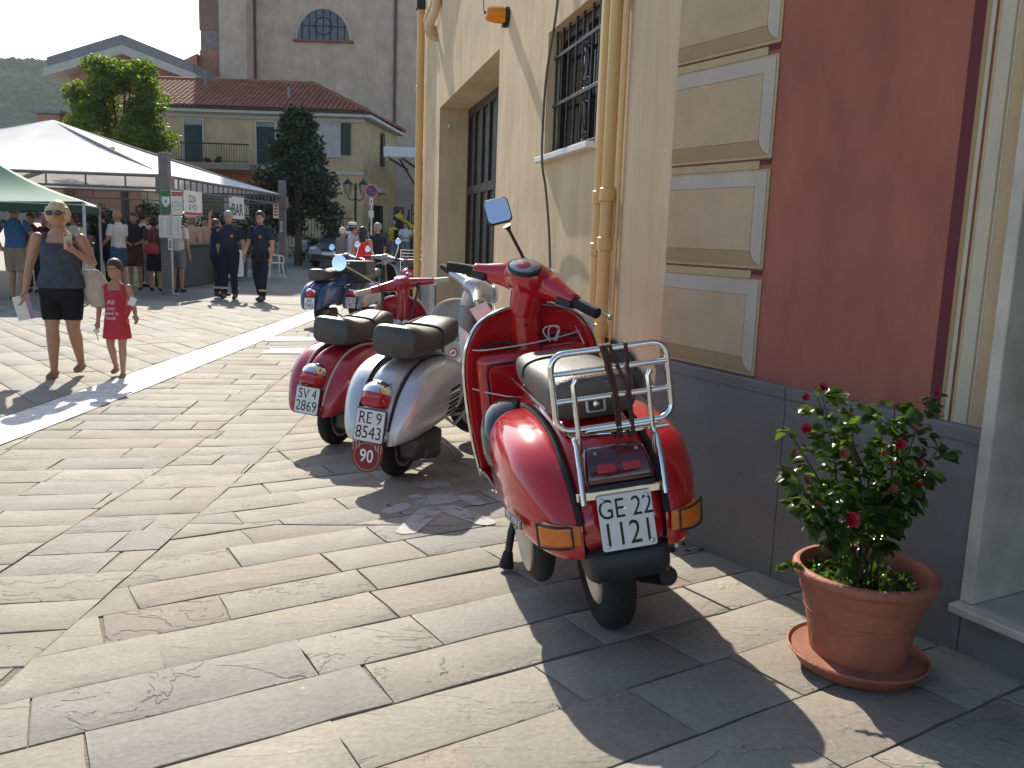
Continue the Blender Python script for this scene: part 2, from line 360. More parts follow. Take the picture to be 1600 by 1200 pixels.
ped=[capsule2((-.405,4.55),(-.385,4.56),.075,.075,10),
     capsule2((-.51,4.10),(-.555,4.0),.045,.045),
     [(-.55,4.17),(-.50,4.31),(-.36,4.42),(-.22,4.36),(-.20,4.30),(-.31,4.10),(-.43,4.06),(-.46,4.15)],
     capsule2((-.20,4.27),(-.15,4.16),.05,.04),
     capsule2((-.37,4.0),(-.435,3.66),.06,.05),
     capsule2((-.28,4.05),(-.10,3.81),.06,.05)]
for k,q in enumerate(ped): drape(mb,q,.0035+.0004*k,.06)
tag(mb.build('walking_figure_mark',M_WORN,sharp=180),kind='structure')

# ================================================================== YELLOW BUILDING (wall A)
def m_stucco(name,col,hi,streak=.35,bumpk=.35):
    m,nt,b=nodes(name); L=nt.links.new; N=nt.nodes.new
    tc=N('ShaderNodeTexCoord'); mp=N('ShaderNodeMapping'); mp.inputs['Scale'].default_value=(3,3,streak); L(tc.outputs['Object'],mp.inputs[0])
    n=N('ShaderNodeTexNoise'); n.inputs['Scale'].default_value=2.2; n.inputs['Detail'].default_value=8; n.inputs['Roughness'].default_value=.6; n.inputs['Distortion'].default_value=.4; L(mp.outputs[0],n.inputs['Vector'])
    rp=N('ShaderNodeValToRGB'); rp.color_ramp.elements[0].position=.32; rp.color_ramp.elements[1].position=.68; rp.color_ramp.elements[0].color=(*col,1); rp.color_ramp.elements[1].color=(*hi,1); L(n.outputs['Fac'],rp.inputs[0])
    n0=N('ShaderNodeTexNoise'); n0.inputs['Scale'].default_value=1.3; n0.inputs['Detail'].default_value=4; L(tc.outputs['Object'],n0.inputs['Vector'])
    h=N('ShaderNodeHueSaturation'); mr=N('ShaderNodeMapRange'); mr.inputs['From Min'].default_value=.3; mr.inputs['From Max'].default_value=.7; mr.inputs['To Min'].default_value=.82; mr.inputs['To Max'].default_value=1.12; L(n0.outputs['Fac'],mr.inputs[0]); L(mr.outputs[0],h.inputs['Value']); L(rp.outputs[0],h.inputs['Color']); L(h.outputs[0],b.inputs['Base Color'])
    n2=N('ShaderNodeTexNoise'); n2.inputs['Scale'].default_value=140; n2.inputs['Detail'].default_value=4; L(tc.outputs['Object'],n2.inputs['Vector'])
    n3=N('ShaderNodeTexNoise'); n3.inputs['Scale'].default_value=5; n3.inputs['Detail'].default_value=4; L(tc.outputs['Object'],n3.inputs['Vector'])
    b1=N('ShaderNodeBump'); b1.inputs['Strength'].default_value=bumpk; b1.inputs['Distance'].default_value=.003; L(n2.outputs['Fac'],b1.inputs['Height'])
    b2=N('ShaderNodeBump'); b2.inputs['Strength'].default_value=.2; b2.inputs['Distance'].default_value=.02; L(n3.outputs['Fac'],b2.inputs['Height']); L(b1.outputs[0],b2.inputs['Normal']); L(b2.outputs[0],b.inputs['Normal'])
    b.inputs['Roughness'].default_value=.92; b.inputs['Specular IOR Level'].default_value=.15
    return m
M_YEL=m_stucco('yellow_stucco',(.55,.41,.255),(.64,.50,.33))
M_YPIPE=mat('yellow_pipe_paint',(.62,.40,.15),.45,var=.1,scale=5,streak=.3)
M_GREYB=mat('grey_base_paint',(.17,.165,.155),.75,var=.1,scale=5,bump=.25,bscale=120)
M_MARBLE=mat('marble_sill',(.55,.53,.49),.45,var=.14,scale=6,bump=.1,bscale=90)
M_IRON=mat('black_iron',(.012,.014,.013),.45,var=.2,scale=20,bump=.2,bscale=80)
M_GATE=mat('dark_gate',(.028,.022,.020),.5,var=.25,scale=6,streak=.3,bump=.2,bscale=40)
M_GLASSD=mat('dark_window_glass',(.012,.013,.015),.06,var=.2,scale=3,spec=.6)
M_DARK=mat('dark_interior',(.012,.011,.010),.9,var=.3,scale=5,bump=.5)
A=empty('yellow_building',(.637,3.767,0),(0,0,R(102.7)),'yellow stuccoed building with the big dark gate and barred window','building')
TE=9.05; TOP=8.5
def facade(mb,ts,zs,holes,y=0):
    for i in range(len(ts)-1):
        for j in range(len(zs)-1):
            tm=(ts[i]+ts[i+1])/2; zm=(zs[j]+zs[j+1])/2
            if any(a<tm<b_ and c<zm<d for a,b_,c,d,_ in holes): continue
            mb.add([(ts[i],y,zs[j]),(ts[i+1],y,zs[j]),(ts[i+1],y,zs[j+1]),(ts[i],y,zs[j+1])],[(0,1,2,3)])
    for a,b_,c,d,r in holes:
        for P,Q in (((a,c),(a,d)),((a,d),(b_,d)),((b_,d),(b_,c)),((b_,c),(a,c))):
            mb.add([(P[0],y,P[1]),(Q[0],y,Q[1]),(Q[0],y-r,Q[1]),(P[0],y-r,P[1])],[(0,1,2,3)])
GT=(3.77,7.36,-.3,2.95,.36); WN=(1.086,2.184,1.965,2.74,.085)
mb=MB(); facade(mb,[0,1.086,2.184,3.77,7.36,TE],[-.3,1.965,2.74,2.95,TOP],[GT,WN])
mb.add([(TE,0,-.3),(TE,0,TOP),(TE,-9,TOP),(TE,-9,-.3)],[(0,1,2,3)]); mb.add([(0,0,TOP),(TE,0,TOP),(TE,-9,TOP),(0,-9,TOP)],[(0,1,2,3)])
mb.build('wall',M_YEL,A,smooth=False)
mb=MB(); mb.box(-.3,TE-.1,-8.8,-.6,-.3,TOP-.1); mb.build('light_stop_box',M_DARK,A,smooth=False)  # unseen dark box added behind the wall so no light leaks through
for a_,b_ in ((-.004,3.75),(7.38,TE+.02)): MB().box(a_,b_,.003,.022,-.2,.83).build('grey_plinth',M_GREYB,A,bevel=.006)
# gate leaves
gate=MB().box(3.72,7.41,-.45,-.375,-.2,3.0).build('gate',M_GATE,A)
for k in range(4):
    t0=3.77+k*.8975
    mb=MB()
    for a,b_ in ((t0+.006,t0+.075),(t0+.4,t0+.5),(t0+.82,t0+.892)): mb.box(a,b_,-.374,-.345,.1,2.945)
    for z0,z1 in ((.1,.2),(.98,1.06),(1.93,2.03),(2.85,2.945)):
        for a,b_ in ((t0+.077,t0+.398),(t0+.502,t0+.818)): mb.box(a,b_,-.374,-.346,z0,z1)
    mb.build('gate_leaf',M_GATE,gate,bevel=.004)
mb=MB().box(7.31,7.34,-.12,-.10,2.72,2.76); mb.build('alarm_sensor',mat('white_plastic',(.7,.69,.66),.4,var=.05),A,bevel=.003)
# window
win=MB().box(1.08,2.19,-.13,-.112,1.95,2.75).build('window',M_GLASSD,A,smooth=False)
mb=MB()
for a,b_,c,d in ((1.087,1.14,1.966,2.739),(2.13,2.183,1.966,2.739),(1.60,1.66,1.966,2.739),(1.14,1.60,2.68,2.739),(1.66,2.13,2.68,2.739),(1.14,1.60,1.966,2.02),(1.66,2.13,1.966,2.02)): mb.box(a,b_,-.111,-.09,c,d)
mb.build('window_frame',mat('brown_window_frame',(.045,.022,.014),.5,var=.2),win,bevel=.003)
grille=empty('grille',(0,0,0)); grille.parent=win
def spiral(c,r,a0,turns,sgn,n=26):
    return [(c[0]+sgn*r*(1-.86*i/n)*math.cos(a0+turns*2*PI*i/n),-.05,c[1]+r*(1-.86*i/n)*math.sin(a0+turns*2*PI*i/n)) for i in range(n+1)]
for t in (1.12,1.25,1.38,1.56,1.70,1.86,2.0,2.14):
    MB().tube([(t,-.05,1.967),(t,-.05,2.738)],.008,6).build('grille_bar',M_IRON,win)
for z in (1.995,2.29,2.585):
    MB().box(1.088,2.182,-.058,-.042,z-.011,z+.011).build('grille_rail',M_IRON,win,bevel=.002)
cx=1.47
for sg in (-1,1):
    for z0,z1,up in ((2.30,2.57,1),(2.28,2.01,-1)):
        pts=spiral((cx+sg*.035,z0+up*.035),.032,-PI/2*up,-1.35*up if False else 1.35*(1 if up>0 else -1),sg)
        p2=spiral((cx+sg*.03,z1-up*.03),.026,PI/2*up,1.2*(-1 if up>0 else 1),sg)
        MB().tube(pts,.0045,5).build('grille_scroll',M_IRON,win); MB().tube(p2,.0045,5).build('grille_scroll',M_IRON,win)
        S=[(cx+sg*.067,-.05,z0+up*.035),(cx+sg*.062,-.05,z0+up*.09),(cx+sg*.03,-.05,z0+up*.16),(cx+sg*.006,-.05,z1-up*.055)]
        MB().tube([tuple(p) for p in spline(S,12)],.0045,5).build('grille_scroll',M_IRON,win)
bpy.data.objects.remove(grille)
MB().box(1.06,2.21,-.08,.062,1.93,1.964).build('window_sill',mat('white_sill',(.66,.655,.64),.5,var=.08,scale=8),A,bevel=.004)
# down pipes
def pipe(t,y,r,z0,z1,collars,end=None):
    path=[(t,y,z1),(t,y,z0)]
    if end: path+=[(t-.01,y-.005,z0-.03),(t-.03,y-.02,z0-.06),(t-.05,y-.07,z0-.075)]
    o=MB().tube(path,r,14).build('drainpipe',M_YPIPE,A)
    for z in collars:
        MB().lathe([(r+.001,z-.035),(r+.008,z-.03),(r+.008,z+.03),(r+.001,z+.035)],16,Matrix.Translation((t,y,0))).build('pipe_collar',M_YPIPE,o)
pipe(.80,.05,.031,.97,TOP,(1.06,1.40,1.66,2.7),True)
pipe(.685,.05,.031,.93,TOP,(1.0,1.43,1.67,2.65),True)
MB().tube([(.60,.022,.86),(.60,.022,TOP)],.009,6).build('conduit',M_YPIPE,A)
pipe(8.95,.07,.05,.0,4.45,(1.45,3.4))
for k,(dt,dz) in enumerate(((0,0),(.3,-.12))):
    pth=[(7.0-dt*.4,.05,4.75+dz),(7.35-dt*.4,.05,4.45+dz),(7.6-dt*.4,.06,4.22+dz),(7.72-dt*.4,.09,4.12+dz),(7.8-dt*.4,.12,4.02+dz),(7.86-dt*.4,.06,3.96+dz),(7.88-dt*.4,-.02,3.95+dz)]
    MB().tube([tuple(p) for p in spline(pth,16)],.05,10).build('service_pipe',M_YEL,A)
MB().box(8.85,9.0,.02,.14,4.42,4.55).build('pipe_bracket',M_IRON,A,bevel=.01)
# hole broken in the plaster round the pipe feet; its shade is a flat dark sheet
hole=[(.06,.84),(.12,.85),(.17,.88),(.22,.86),(.30,.93),(.38,.945),(.48,.955),(.60,.965),(.7,.965),(.86,.95),(.95,.90),(.92,.85),(.98,.79),(.80,.76),(.6,.79),(.45,.76),(.3,.74),(.18,.78),(.05,.75)]
MB().poly([(-t,z) for t,z in hole],.004,frame((0,.0225,0),(-1,0,0),(0,0,1))).build('shaded_hole_sheet',M_DARK,A,smooth=False)
# cable and warning lamp
def Aw(t,y,z): return A.matrix_world@V(t,y,z)
bpy.context.view_layer.update()
cp=[(1.88,.03,4.6),(1.87,.03,3.3),(1.862,.035,2.85),(1.852,.09,2.4),(1.842,.10,1.95),(1.87,.06,1.75),(1.865,.03,1.5),(1.83,.02,1.24),(1.79,.025,1.05)]
o=MB().tube([tuple(Aw(*p)) for p in spline(cp,40)],.0075,6).build('hanging_cable',mat('grey_cable',(.10,.085,.07),.6,var=.1)); tag(o,'grey cable hanging down the yellow wall across the barred window','cable')
lam=empty('warning_lamp',tuple(Aw(3.47,0,3.13)),(0,0,R(102.7)),'orange plastic flashing warning lamp on the yellow wall above the gate','lamp')
M_AMB=mat('amber_plastic',(.85,.30,.01),.25,var=.1,trans=.35,coat=.3)
Mo=frame((0,0,0),(1,0,0),(0,0,1))       # local z -> -Y ; flip below
Mo=Matrix.Rotation(-PI/2,4,'X')          # lathe axis Z -> +Y (outwards)
MB().lathe([(.068,.004),(.07,.03),(.062,.034)],20,Mo).build('base',mat('black_plastic',(.02,.02,.02),.5,var=.2),lam)
MB().lathe([(.06,.03),(.062,.045),(.06,.10),(.052,.15),(.046,.172),(.03,.18)],20,Mo).build('lens',M_AMB,lam)
for k in range(7):
    a=2*PI*k/7; MB().tube([(.062*math.cos(a),.045,.062*math.sin(a)),(.056*math.cos(a),.13,.056*math.sin(a)),(.046*math.cos(a),.172,.046*math.sin(a))],.003,5).build('lens_rib',M_AMB,lam)
MB().box(-.03,.03,.005,.05,-.085,-.062).build('cable_gland',MATS['black_plastic'],lam,bevel=.006)
MB().tube([(0,.19,.02),(0,.18,.0)],.008,6).build('knob',MATS['black_plastic'],lam)
MB().tube([(.03,.19,.03),(.03,.20,.3),(.03,.16,.8),(.02,.08,1.5)],.004,5).build('lamp_wire',M_IRON,lam)

# ================================================================== PAINTED BUILDING (wall B)
B=empty('painted_building',(.637,3.767,0),(0,0,R(118.5)),'red and cream painted building with the grey skirting and marble doorway','building')
M_RED=m_stucco('red_plaster',(.31,.112,.078),(.375,.142,.10),1.2,.25)
M_REDD=mat('dark_red_paint',(.13,.028,.03),.9,var=.06)
def paint(n,c): return mat(n,c,.92,var=.09,scale=6,bump=.18,bscale=130,spec=.15)
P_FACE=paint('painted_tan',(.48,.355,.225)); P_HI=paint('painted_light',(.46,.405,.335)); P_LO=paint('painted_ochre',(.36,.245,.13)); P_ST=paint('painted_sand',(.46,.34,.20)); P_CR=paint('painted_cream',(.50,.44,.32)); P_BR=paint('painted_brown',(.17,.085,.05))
M_SLAB=mat('grey_skirting',(.175,.17,.16),.7,var=.16,scale=2.6,bump=.3,bscale=110)
M_JAMB=mat('marble_jamb',(.50,.45,.37),.55,var=.28,scale=4,bump=.2,bscale=60)
mb=MB(); DO=(-3.24,-1.525,.43,2.99,.42)
facade(mb,[-6,-3.24,-1.525,0],[-.3,.43,2.99,TOP],[DO]); mb.add([(-6,0,-.3),(-6,0,TOP),(-6,-8,TOP),(-6,-8,-.3)],[(0,1,2,3)]); mb.add([(0,0,TOP),(-6,0,TOP),(-6,-8,TOP),(0,-8,TOP)],[(0,1,2,3)])
mb.build('wall',M_RED,B,smooth=False)
MB().box(-5.8,-.3,-7.8,-.6,-.3,TOP-.1).build('light_stop_box',M_DARK,B,smooth=False)  # same unseen box added here to stop light leaking
def slabp(name,t0,t1,z0,z1,y0,y1,mt,par,bev=.002): return MB().box(min(t0,t1),max(t0,t1),y0,y1,z0,z1).build(name,mt,par,bevel=bev)
for zb in (.963,1.363,1.763,2.163,2.563,2.963):
    blk=slabp('painted_block',-.004,-.574,zb,zb+.362,.001,.005,P_ST,B,.001)
    slabp('block_face',-.004,-.502,zb+.066,zb+.300,.0055,.008,P_FACE,blk,.0008)
    # light band along the top and down the side
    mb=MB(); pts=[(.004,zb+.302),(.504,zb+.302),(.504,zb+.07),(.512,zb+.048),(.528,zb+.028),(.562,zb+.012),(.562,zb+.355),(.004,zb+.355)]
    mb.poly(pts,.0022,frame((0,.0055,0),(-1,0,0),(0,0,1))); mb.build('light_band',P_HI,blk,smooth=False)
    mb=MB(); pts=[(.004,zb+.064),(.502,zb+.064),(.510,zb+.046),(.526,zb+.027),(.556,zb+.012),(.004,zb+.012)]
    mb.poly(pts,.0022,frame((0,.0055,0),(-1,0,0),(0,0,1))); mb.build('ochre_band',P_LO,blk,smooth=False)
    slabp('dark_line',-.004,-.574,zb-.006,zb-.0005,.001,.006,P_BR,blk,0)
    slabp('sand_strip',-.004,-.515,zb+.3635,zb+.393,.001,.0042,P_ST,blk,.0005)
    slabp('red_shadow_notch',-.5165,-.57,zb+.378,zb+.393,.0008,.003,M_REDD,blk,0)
for a,b_,mt in ((-1.314,-1.3525,M_REDD),(-1.353,-1.368,P_LO),(-1.3685,-1.382,P_CR),(-1.3825,-1.39,P_BR),(-1.3905,-1.398,P_ST),(-1.3985,-1.440,P_CR),(-1.4405,-1.446,P_LO),(-1.4465,-1.453,P_HI),(-1.4535,-1.505,P_ST)):
    slabp('painted_stripe',a,b_,.957,TOP-.1,.001,.004 if mt is not M_REDD else .003,mt,B,.0005)
for a,b_ in ((0,-.757),(-.760,-1.507),(-1.510,-3.6),(-3.603,-5.9)):
    s=slabp('skirting_slab',a-.001,b_,-.2,.912 if a>-1.4 else .418,.002,.022,M_SLAB,B,.002)
    if a>-1.4:
        mb=MB(); mb.loft([[(t,.003,.9125),(t,.026,.9125),(t,.029,.922),(t,.025,.935),(t,.031,.948),(t,.028,.9555),(t,.003,.9555)] for t in (a-.001,b_)]); mb.build('skirting_cap',M_SLAB,s,sharp=50)
# doorway
dw=empty('doorway',(0,0,0)); dw.parent=B
MB().box(-1.545,-1.507,-.36,.034,.449,3.0).build('door_jamb',M_JAMB,dw,bevel=.004)
MB().box(-3.25,-3.21,-.36,.034,.449,3.0).build('door_jamb',M_JAMB,dw,bevel=.004)
MB().box(-3.25,-1.50,-.40,.075,.4185,.4475).build('door_sill',M_JAMB,dw,bevel=.006)
MB().box(-3.205,-1.548,-.41,-.365,.449,3.0).build('door_leaf',mat('brown_door',(.05,.026,.014),.5,var=.25,scale=5,streak=.2),dw)
MB().tube([(-1.7,-.36,.46),(-1.62,-.36,.46),(-1.62,-.36,2.9)],.02,6).build('door_stile',MATS['brown_door'],dw)
# debris in the corner of paving and skirting
M_LEAFD=mat('dry_leaf',(.10,.055,.03),.9,var=.4,scale=40)
rn2=random.Random(5)
for k in range(16):
    t=-rn2.uniform(.02,.42); p=B.matrix_world@V(0,0,0) if False else None
    a=R(118.5); x=.637+math.cos(a)*t-math.sin(a)*rn2.uniform(.03,.13); y=3.767+math.sin(a)*t+math.cos(a)*rn2.uniform(.03,.10)
    q=MB(); r=rn2.uniform(.008,.022); q.add([(-r,0,0),(0,-r*.5,r*.4),(r,0,.1*r),(0,r*.5,r*.5)],[(0,1,2),(0,2,3)])
    o=q.build('dry_leaf',M_LEAFD,loc=(x,y,g(x,y)+.006),rot=(0,0,rn2.uniform(0,6))); tag(o,'small dry brown leaf lying at the foot of the grey skirting','leaf','dry leaves along the skirting')
# ================================================================== SCOOTERS
def paintm(n,c,metal=0,rough=.32,coat=.9,var=.05): return mat(n,c,rough,metal,var,3,coat=coat,coat_r=.03)
M_PRED=paintm('scooter_red',(.48,.010,.016),0,.16); M_PRED2=paintm('scooter_dark_red',(.38,.014,.030),0,.24); M_SILV=paintm('scooter_silver',(.56,.57,.585),.5,.34,.5,.09)
M_GREYP=paintm('scooter_grey_inner',(.30,.305,.31),.2,.4,.3); M_BLUP=paintm('scooter_blue',(.02,.055,.16)); M_BLGR=paintm('scooter_blue_grey',(.19,.22,.27),.2)
M_CHR=mat('chrome',(.80,.80,.79),.10,1,.05,8); M_ALU=mat('dull_alloy',(.45,.45,.44),.38,1,.15,10); M_STEEL=mat('brushed_steel',(.52,.51,.49),.3,1,.1,12)
M_RUB=mat('black_rubber',(.018,.018,.018),.75,0,.25,30,bump=.5,bscale=120); M_TYRE=mat('tyre_rubber',(.022,.021,.020),.85,0,.3,40,bump=1.0,bscale=160)
M_SEAT=mat('seat_vinyl',(.06,.058,.054),.40,0,.18,30,bump=.25,bscale=160,spec=.6); M_BLKP=mat('satin_black_plastic',(.022,.022,.025),.45,0,.15,10); M_GLB=mat('gloss_black',(.010,.011,.013),.15,0,.1,5,coat=.8)
M_PLATE=mat('plate_white',(.70,.70,.68),.45,0,.07,14,bump=.1,bscale=80); M_INK=mat('plate_black',(.012,.012,.012),.5,0,.1); M_ORNG=mat('indicator_amber',(.62,.16,.01),.18,0,.1,40,coat=.7,bump=.4,bscale=25); M_TAIL=mat('tail_red',(.45,.008,.012),.15,0,.15,20,coat=.8); M_TAILD=mat('smoked_tail',(.07,.006,.010),.12,0,.2,10,coat=1)
M_PAPER=mat('paper',(.72,.69,.64),.8,0,.05); M_STRING=mat('white_string',(.62,.60,.58),.8,0,.1); M_BUNG=mat('bungee_cord',(.075,.035,.028),.85,0,.6,180); M_WHL=mat('white_letters',(.8,.8,.78),.5,0,.04); M_BEIGE=mat('beige_trim',(.50,.44,.36),.5,0,.08)
M_GRIPW=mat('ivory_grip',(.50,.46,.38),.5,0,.08); M_MIRR=mat('mirror_glass',(.90,.91,.92),.02,1,.01,3); M_GLASS=mat('clear_lens',(.75,.77,.78),.08,.3,.05,5,coat=1)
M_BRCL=mat('speedo_face',(.35,.37,.38),.1,.4,.5,6,coat=1)
M_PINK=mat('orange_pink',(.6,.2,.05),.5)

def dring(x,yi,yo,zb,zt,n,seg=14,sgn=1):
    zc=(zb+zt)/2; hz=(zt-zb)/2; out=[]
    for k in range(seg+1):
        a=-PI/2+PI*k/seg; c=math.cos(a); s=math.sin(a)
        out.append((x,sgn*(yi+(yo-yi)*abs(c)**(2/n)),zc+hz*(1 if s>=0 else -1)*abs(s)**(2/n)))
    return out
def sring(x,hw,zb,zt,n,seg=24,yc=0):
    zc=(zb+zt)/2; hz=(zt-zb)/2; out=[]
    for k in range(seg):
        a=2*PI*k/seg; c=math.cos(a); s=math.sin(a)
        out.append((x,yc+hw*(1 if c>=0 else -1)*abs(c)**(2/n),zc+hz*(1 if s>=0 else -1)*abs(s)**(2/n)))
    return out
def loft_st(mb,rows,fn,ns=28,caps=True):
    mb.loft([fn(*r) for r in spline(rows,ns)],caps)
def wheel(par,c,r=.212,w=.045,rim=M_ALU,M=None,name='wheel',steerM=None):
    M0=(steerM or Matrix.Identity(4))@Matrix.Translation(c)@Matrix.Rotation(PI/2,4,'X')
    if M: M0=M0@M
    prof=[]
    for k in range(22):
        a=2*PI*k/22; rr=r-.048+.048*math.cos(a)*(1 if math.cos(a)>0 else .95); prof.append((r-.048+.048*(abs(math.cos(a))**.75)*(1 if math.cos(a)>0 else -1),w*(abs(math.sin(a))**.75)*(1 if math.sin(a)>0 else -1)))
    o=MB().lathe(prof,48,M0,close=True).build(name,M_TYRE,par,sharp=60)
    for k in range(40):                         # tread blocks
        pass
    MB().lathe([(.055,-.02),(.105,-.024),(.13,-.04),(.142,-.043),(.146,-.036),(.135,-.02),(.135,.02),(.146,.036),(.142,.043),(.13,.04),(.105,.012),(.055,.03),(.03,.04)],40,M0).build('rim',rim,o,sharp=40)
    mb=MB()
    for k in range(5):
        a=2*PI*k/5; mb.tube([(.075*math.cos(a),.075*math.sin(a),-.04),(.075*math.cos(a),.075*math.sin(a),.045)],.008,6,M0)
    tag(mb.build('wheel_nuts',M_STEEL,o),kind='stuff')
    return o
def remesh(o,vox=.006,it=8,dec=0):
    m=o.modifiers.new('r','REMESH'); m.mode='VOXEL'; m.voxel_size=vox; m.use_smooth_shade=True
    s=o.modifiers.new('s','SMOOTH'); s.factor=.5; s.iterations=it
    return o
def plate(par,M,l1,l2,w=.165,h=.165,ls=.072):
    p=MB().poly(rrect(w,h,.008),.004,M).build('number_plate',M_PLATE,par,bevel=.001)
    T=M@Matrix.Translation((0,0,.0042))
    mb=MB(); text_mesh(mb,l1,ls*(.88 if len(l1)>4 else 1),T@Matrix.Translation((0,h*.225,0)),.0006,sx=.82); mb.build('lettering',M_INK,p,smooth=False)
    mb=MB(); text_mesh(mb,l2,ls*1.06,T@Matrix.Translation((0,-h*.235,0)),.0006,sx=.82); mb.build('lettering',M_INK,p,smooth=False)
    for a in (-1,1):
        for b_ in (-1,1): MB().lathe([(.007,0),(.0065,.002),(.003,.003)],10,T@Matrix.Translation((a*(w/2-.014),b_*(h/2-.014),0))).build('screw',M_STEEL,p)
    MB().lathe([(.007,0),(.006,.0008)],10,T@Matrix.Translation((.0,h*.225,0))).build('seal',M_STEEL,p)
    return p
def plateM(x,z,tilt,y=0): return frame((x,y,z),(0,-1,0),(math.sin(R(tilt)),0,math.cos(R(tilt))))
def legshield(par,mt,trim,rows,floor=True,x_floor0=.36,fl_z=.265,name='leg_shield',trim_r=.008):
    # rows: z, half width, x centre, sweep
    S=spline(rows,22); nu=15; mb=MB(); G=[]
    for z,hw,xc,sw in S:
        G.append([(xc-sw*abs(u)**2.2,u*hw,z) for u in np.linspace(-1,1,nu)])
    vs=[p for r in G for p in r]; fs=[(i*nu+j,i*nu+j+1,(i+1)*nu+j+1,(i+1)*nu+j) for i in range(len(G)-1) for j in range(nu-1)]
    mb.add(vs,fs); o=mb.build(name,mt,par,sharp=180); sd=o.modifiers.new('t','SOLIDIFY'); sd.thickness=.007
    path=[G[i][0] for i in range(len(G))]+[G[-1][j] for j in range(1,nu)]+[G[i][-1] for i in range(len(G)-2,-1,-1)]
    hw0=rows[0][1]
    if floor:
        fr=[(x_floor0,.175),(.5,.205),(.65,.225),(.8,.23),(rows[0][2]-rows[0][3]*.3,hw0)]
        F=spline(fr,14); mb=MB(); H=[]
        for x,w in F: H.append([(x,u*w,fl_z+.012*abs(u)**4+.0) for u in np.linspace(-1,1,nu)])
        vs=[p for r in H for p in r]; mb.add(vs,[(i*nu+j,i*nu+j+1,(i+1)*nu+j+1,(i+1)*nu+j) for i in range(len(H)-1) for j in range(nu-1)])
        f=mb.build('floorboard',mt,par,sharp=180); sd=f.modifiers.new('t','SOLIDIFY'); sd.thickness=.01
        for yy in (-.17,-.11,.11,.17):
            MB().tube([(x_floor0+.06,yy*.9,fl_z+.014),(.6,yy,fl_z+.014),(.86,yy,fl_z+.014),(.93,yy*.98,fl_z+.05),(.955,yy*.95,fl_z+.12)],.009,6).build('floor_runner',M_RUB,f)
        path=[H[i][0] for i in range(len(H)-1)]+path+[H[i][-1] for i in range(len(H)-2,-1,-1)]
    MB().tube(path,trim_r,8).build('edge_trim',trim,o)
    return o
def steer_matrix(head,rake,ang):
    ax=Vector((-math.sin(R(rake)),0,math.cos(R(rake))))
    return Matrix.Translation(head)@Matrix.Rotation(ang,4,ax)@Matrix.Translation(-Vector(head))
def fender(par,mt,S,c=(1.235,0,.215),r=.235):
    rings=[]
    for k in range(17):
        a=R(-35+190*k/16); w=.075*(math.sin(PI*(k+1.2)/18.4)**.45); rr=r+.01*math.sin(PI*k/16); ring=[]
        for u in np.linspace(-1,1,9):
            dr=-.07*abs(u)**2.6; ring.append((c[0]+(rr+dr)*math.cos(a),w*u,c[2]+(rr+dr)*math.sin(a)))
        rings.append(ring)
    mb=MB().loft(rings,False,False,S); o=mb.build('front_mudguard',mt,par,sharp=180); sd=o.modifiers.new('t','SOLIDIFY'); sd.thickness=.004
    return o

# ---------------------------------------------------------------- the near red scooter
px=empty('scooter',(.325,2.72,g(.325,2.70)),(R(-8),R(0),R(100.5)),'glossy red scooter with chrome rack and white plate leaning nearest the camera','scooter','parked scooters')
rows=[(.66,.09,.27,.34),(.62,.115,.27,.52),(.54,.128,.30,.66),(.40,.135,.36,.70),(.2,.138,.44,.71),(.05,.138,.47,.70),(-.08,.136,.46,.675),(-.18,.134,.44,.635),(-.26,.13,.40,.565),(-.31,.124,.37,.50),(-.335,.115,.355,.44)]
mb=MB(); loft_st(mb,rows,lambda x,hw,zb,zt: sring(x,hw,zb,zt,4.2,28)); body=mb.build('body',M_PRED,px,sharp=60)
rows=[(.40,.13,.17,.46,.58),(.375,.13,.225,.405,.625),(.30,.13,.27,.37,.655),(.18,.13,.292,.345,.668),(.04,.13,.298,.333,.668),(-.10,.13,.29,.328,.648),(-.20,.13,.268,.328,.605),(-.275,.128,.238,.33,.545),(-.325,.125,.205,.336,.485),(-.35,.122,.178,.345,.44)]
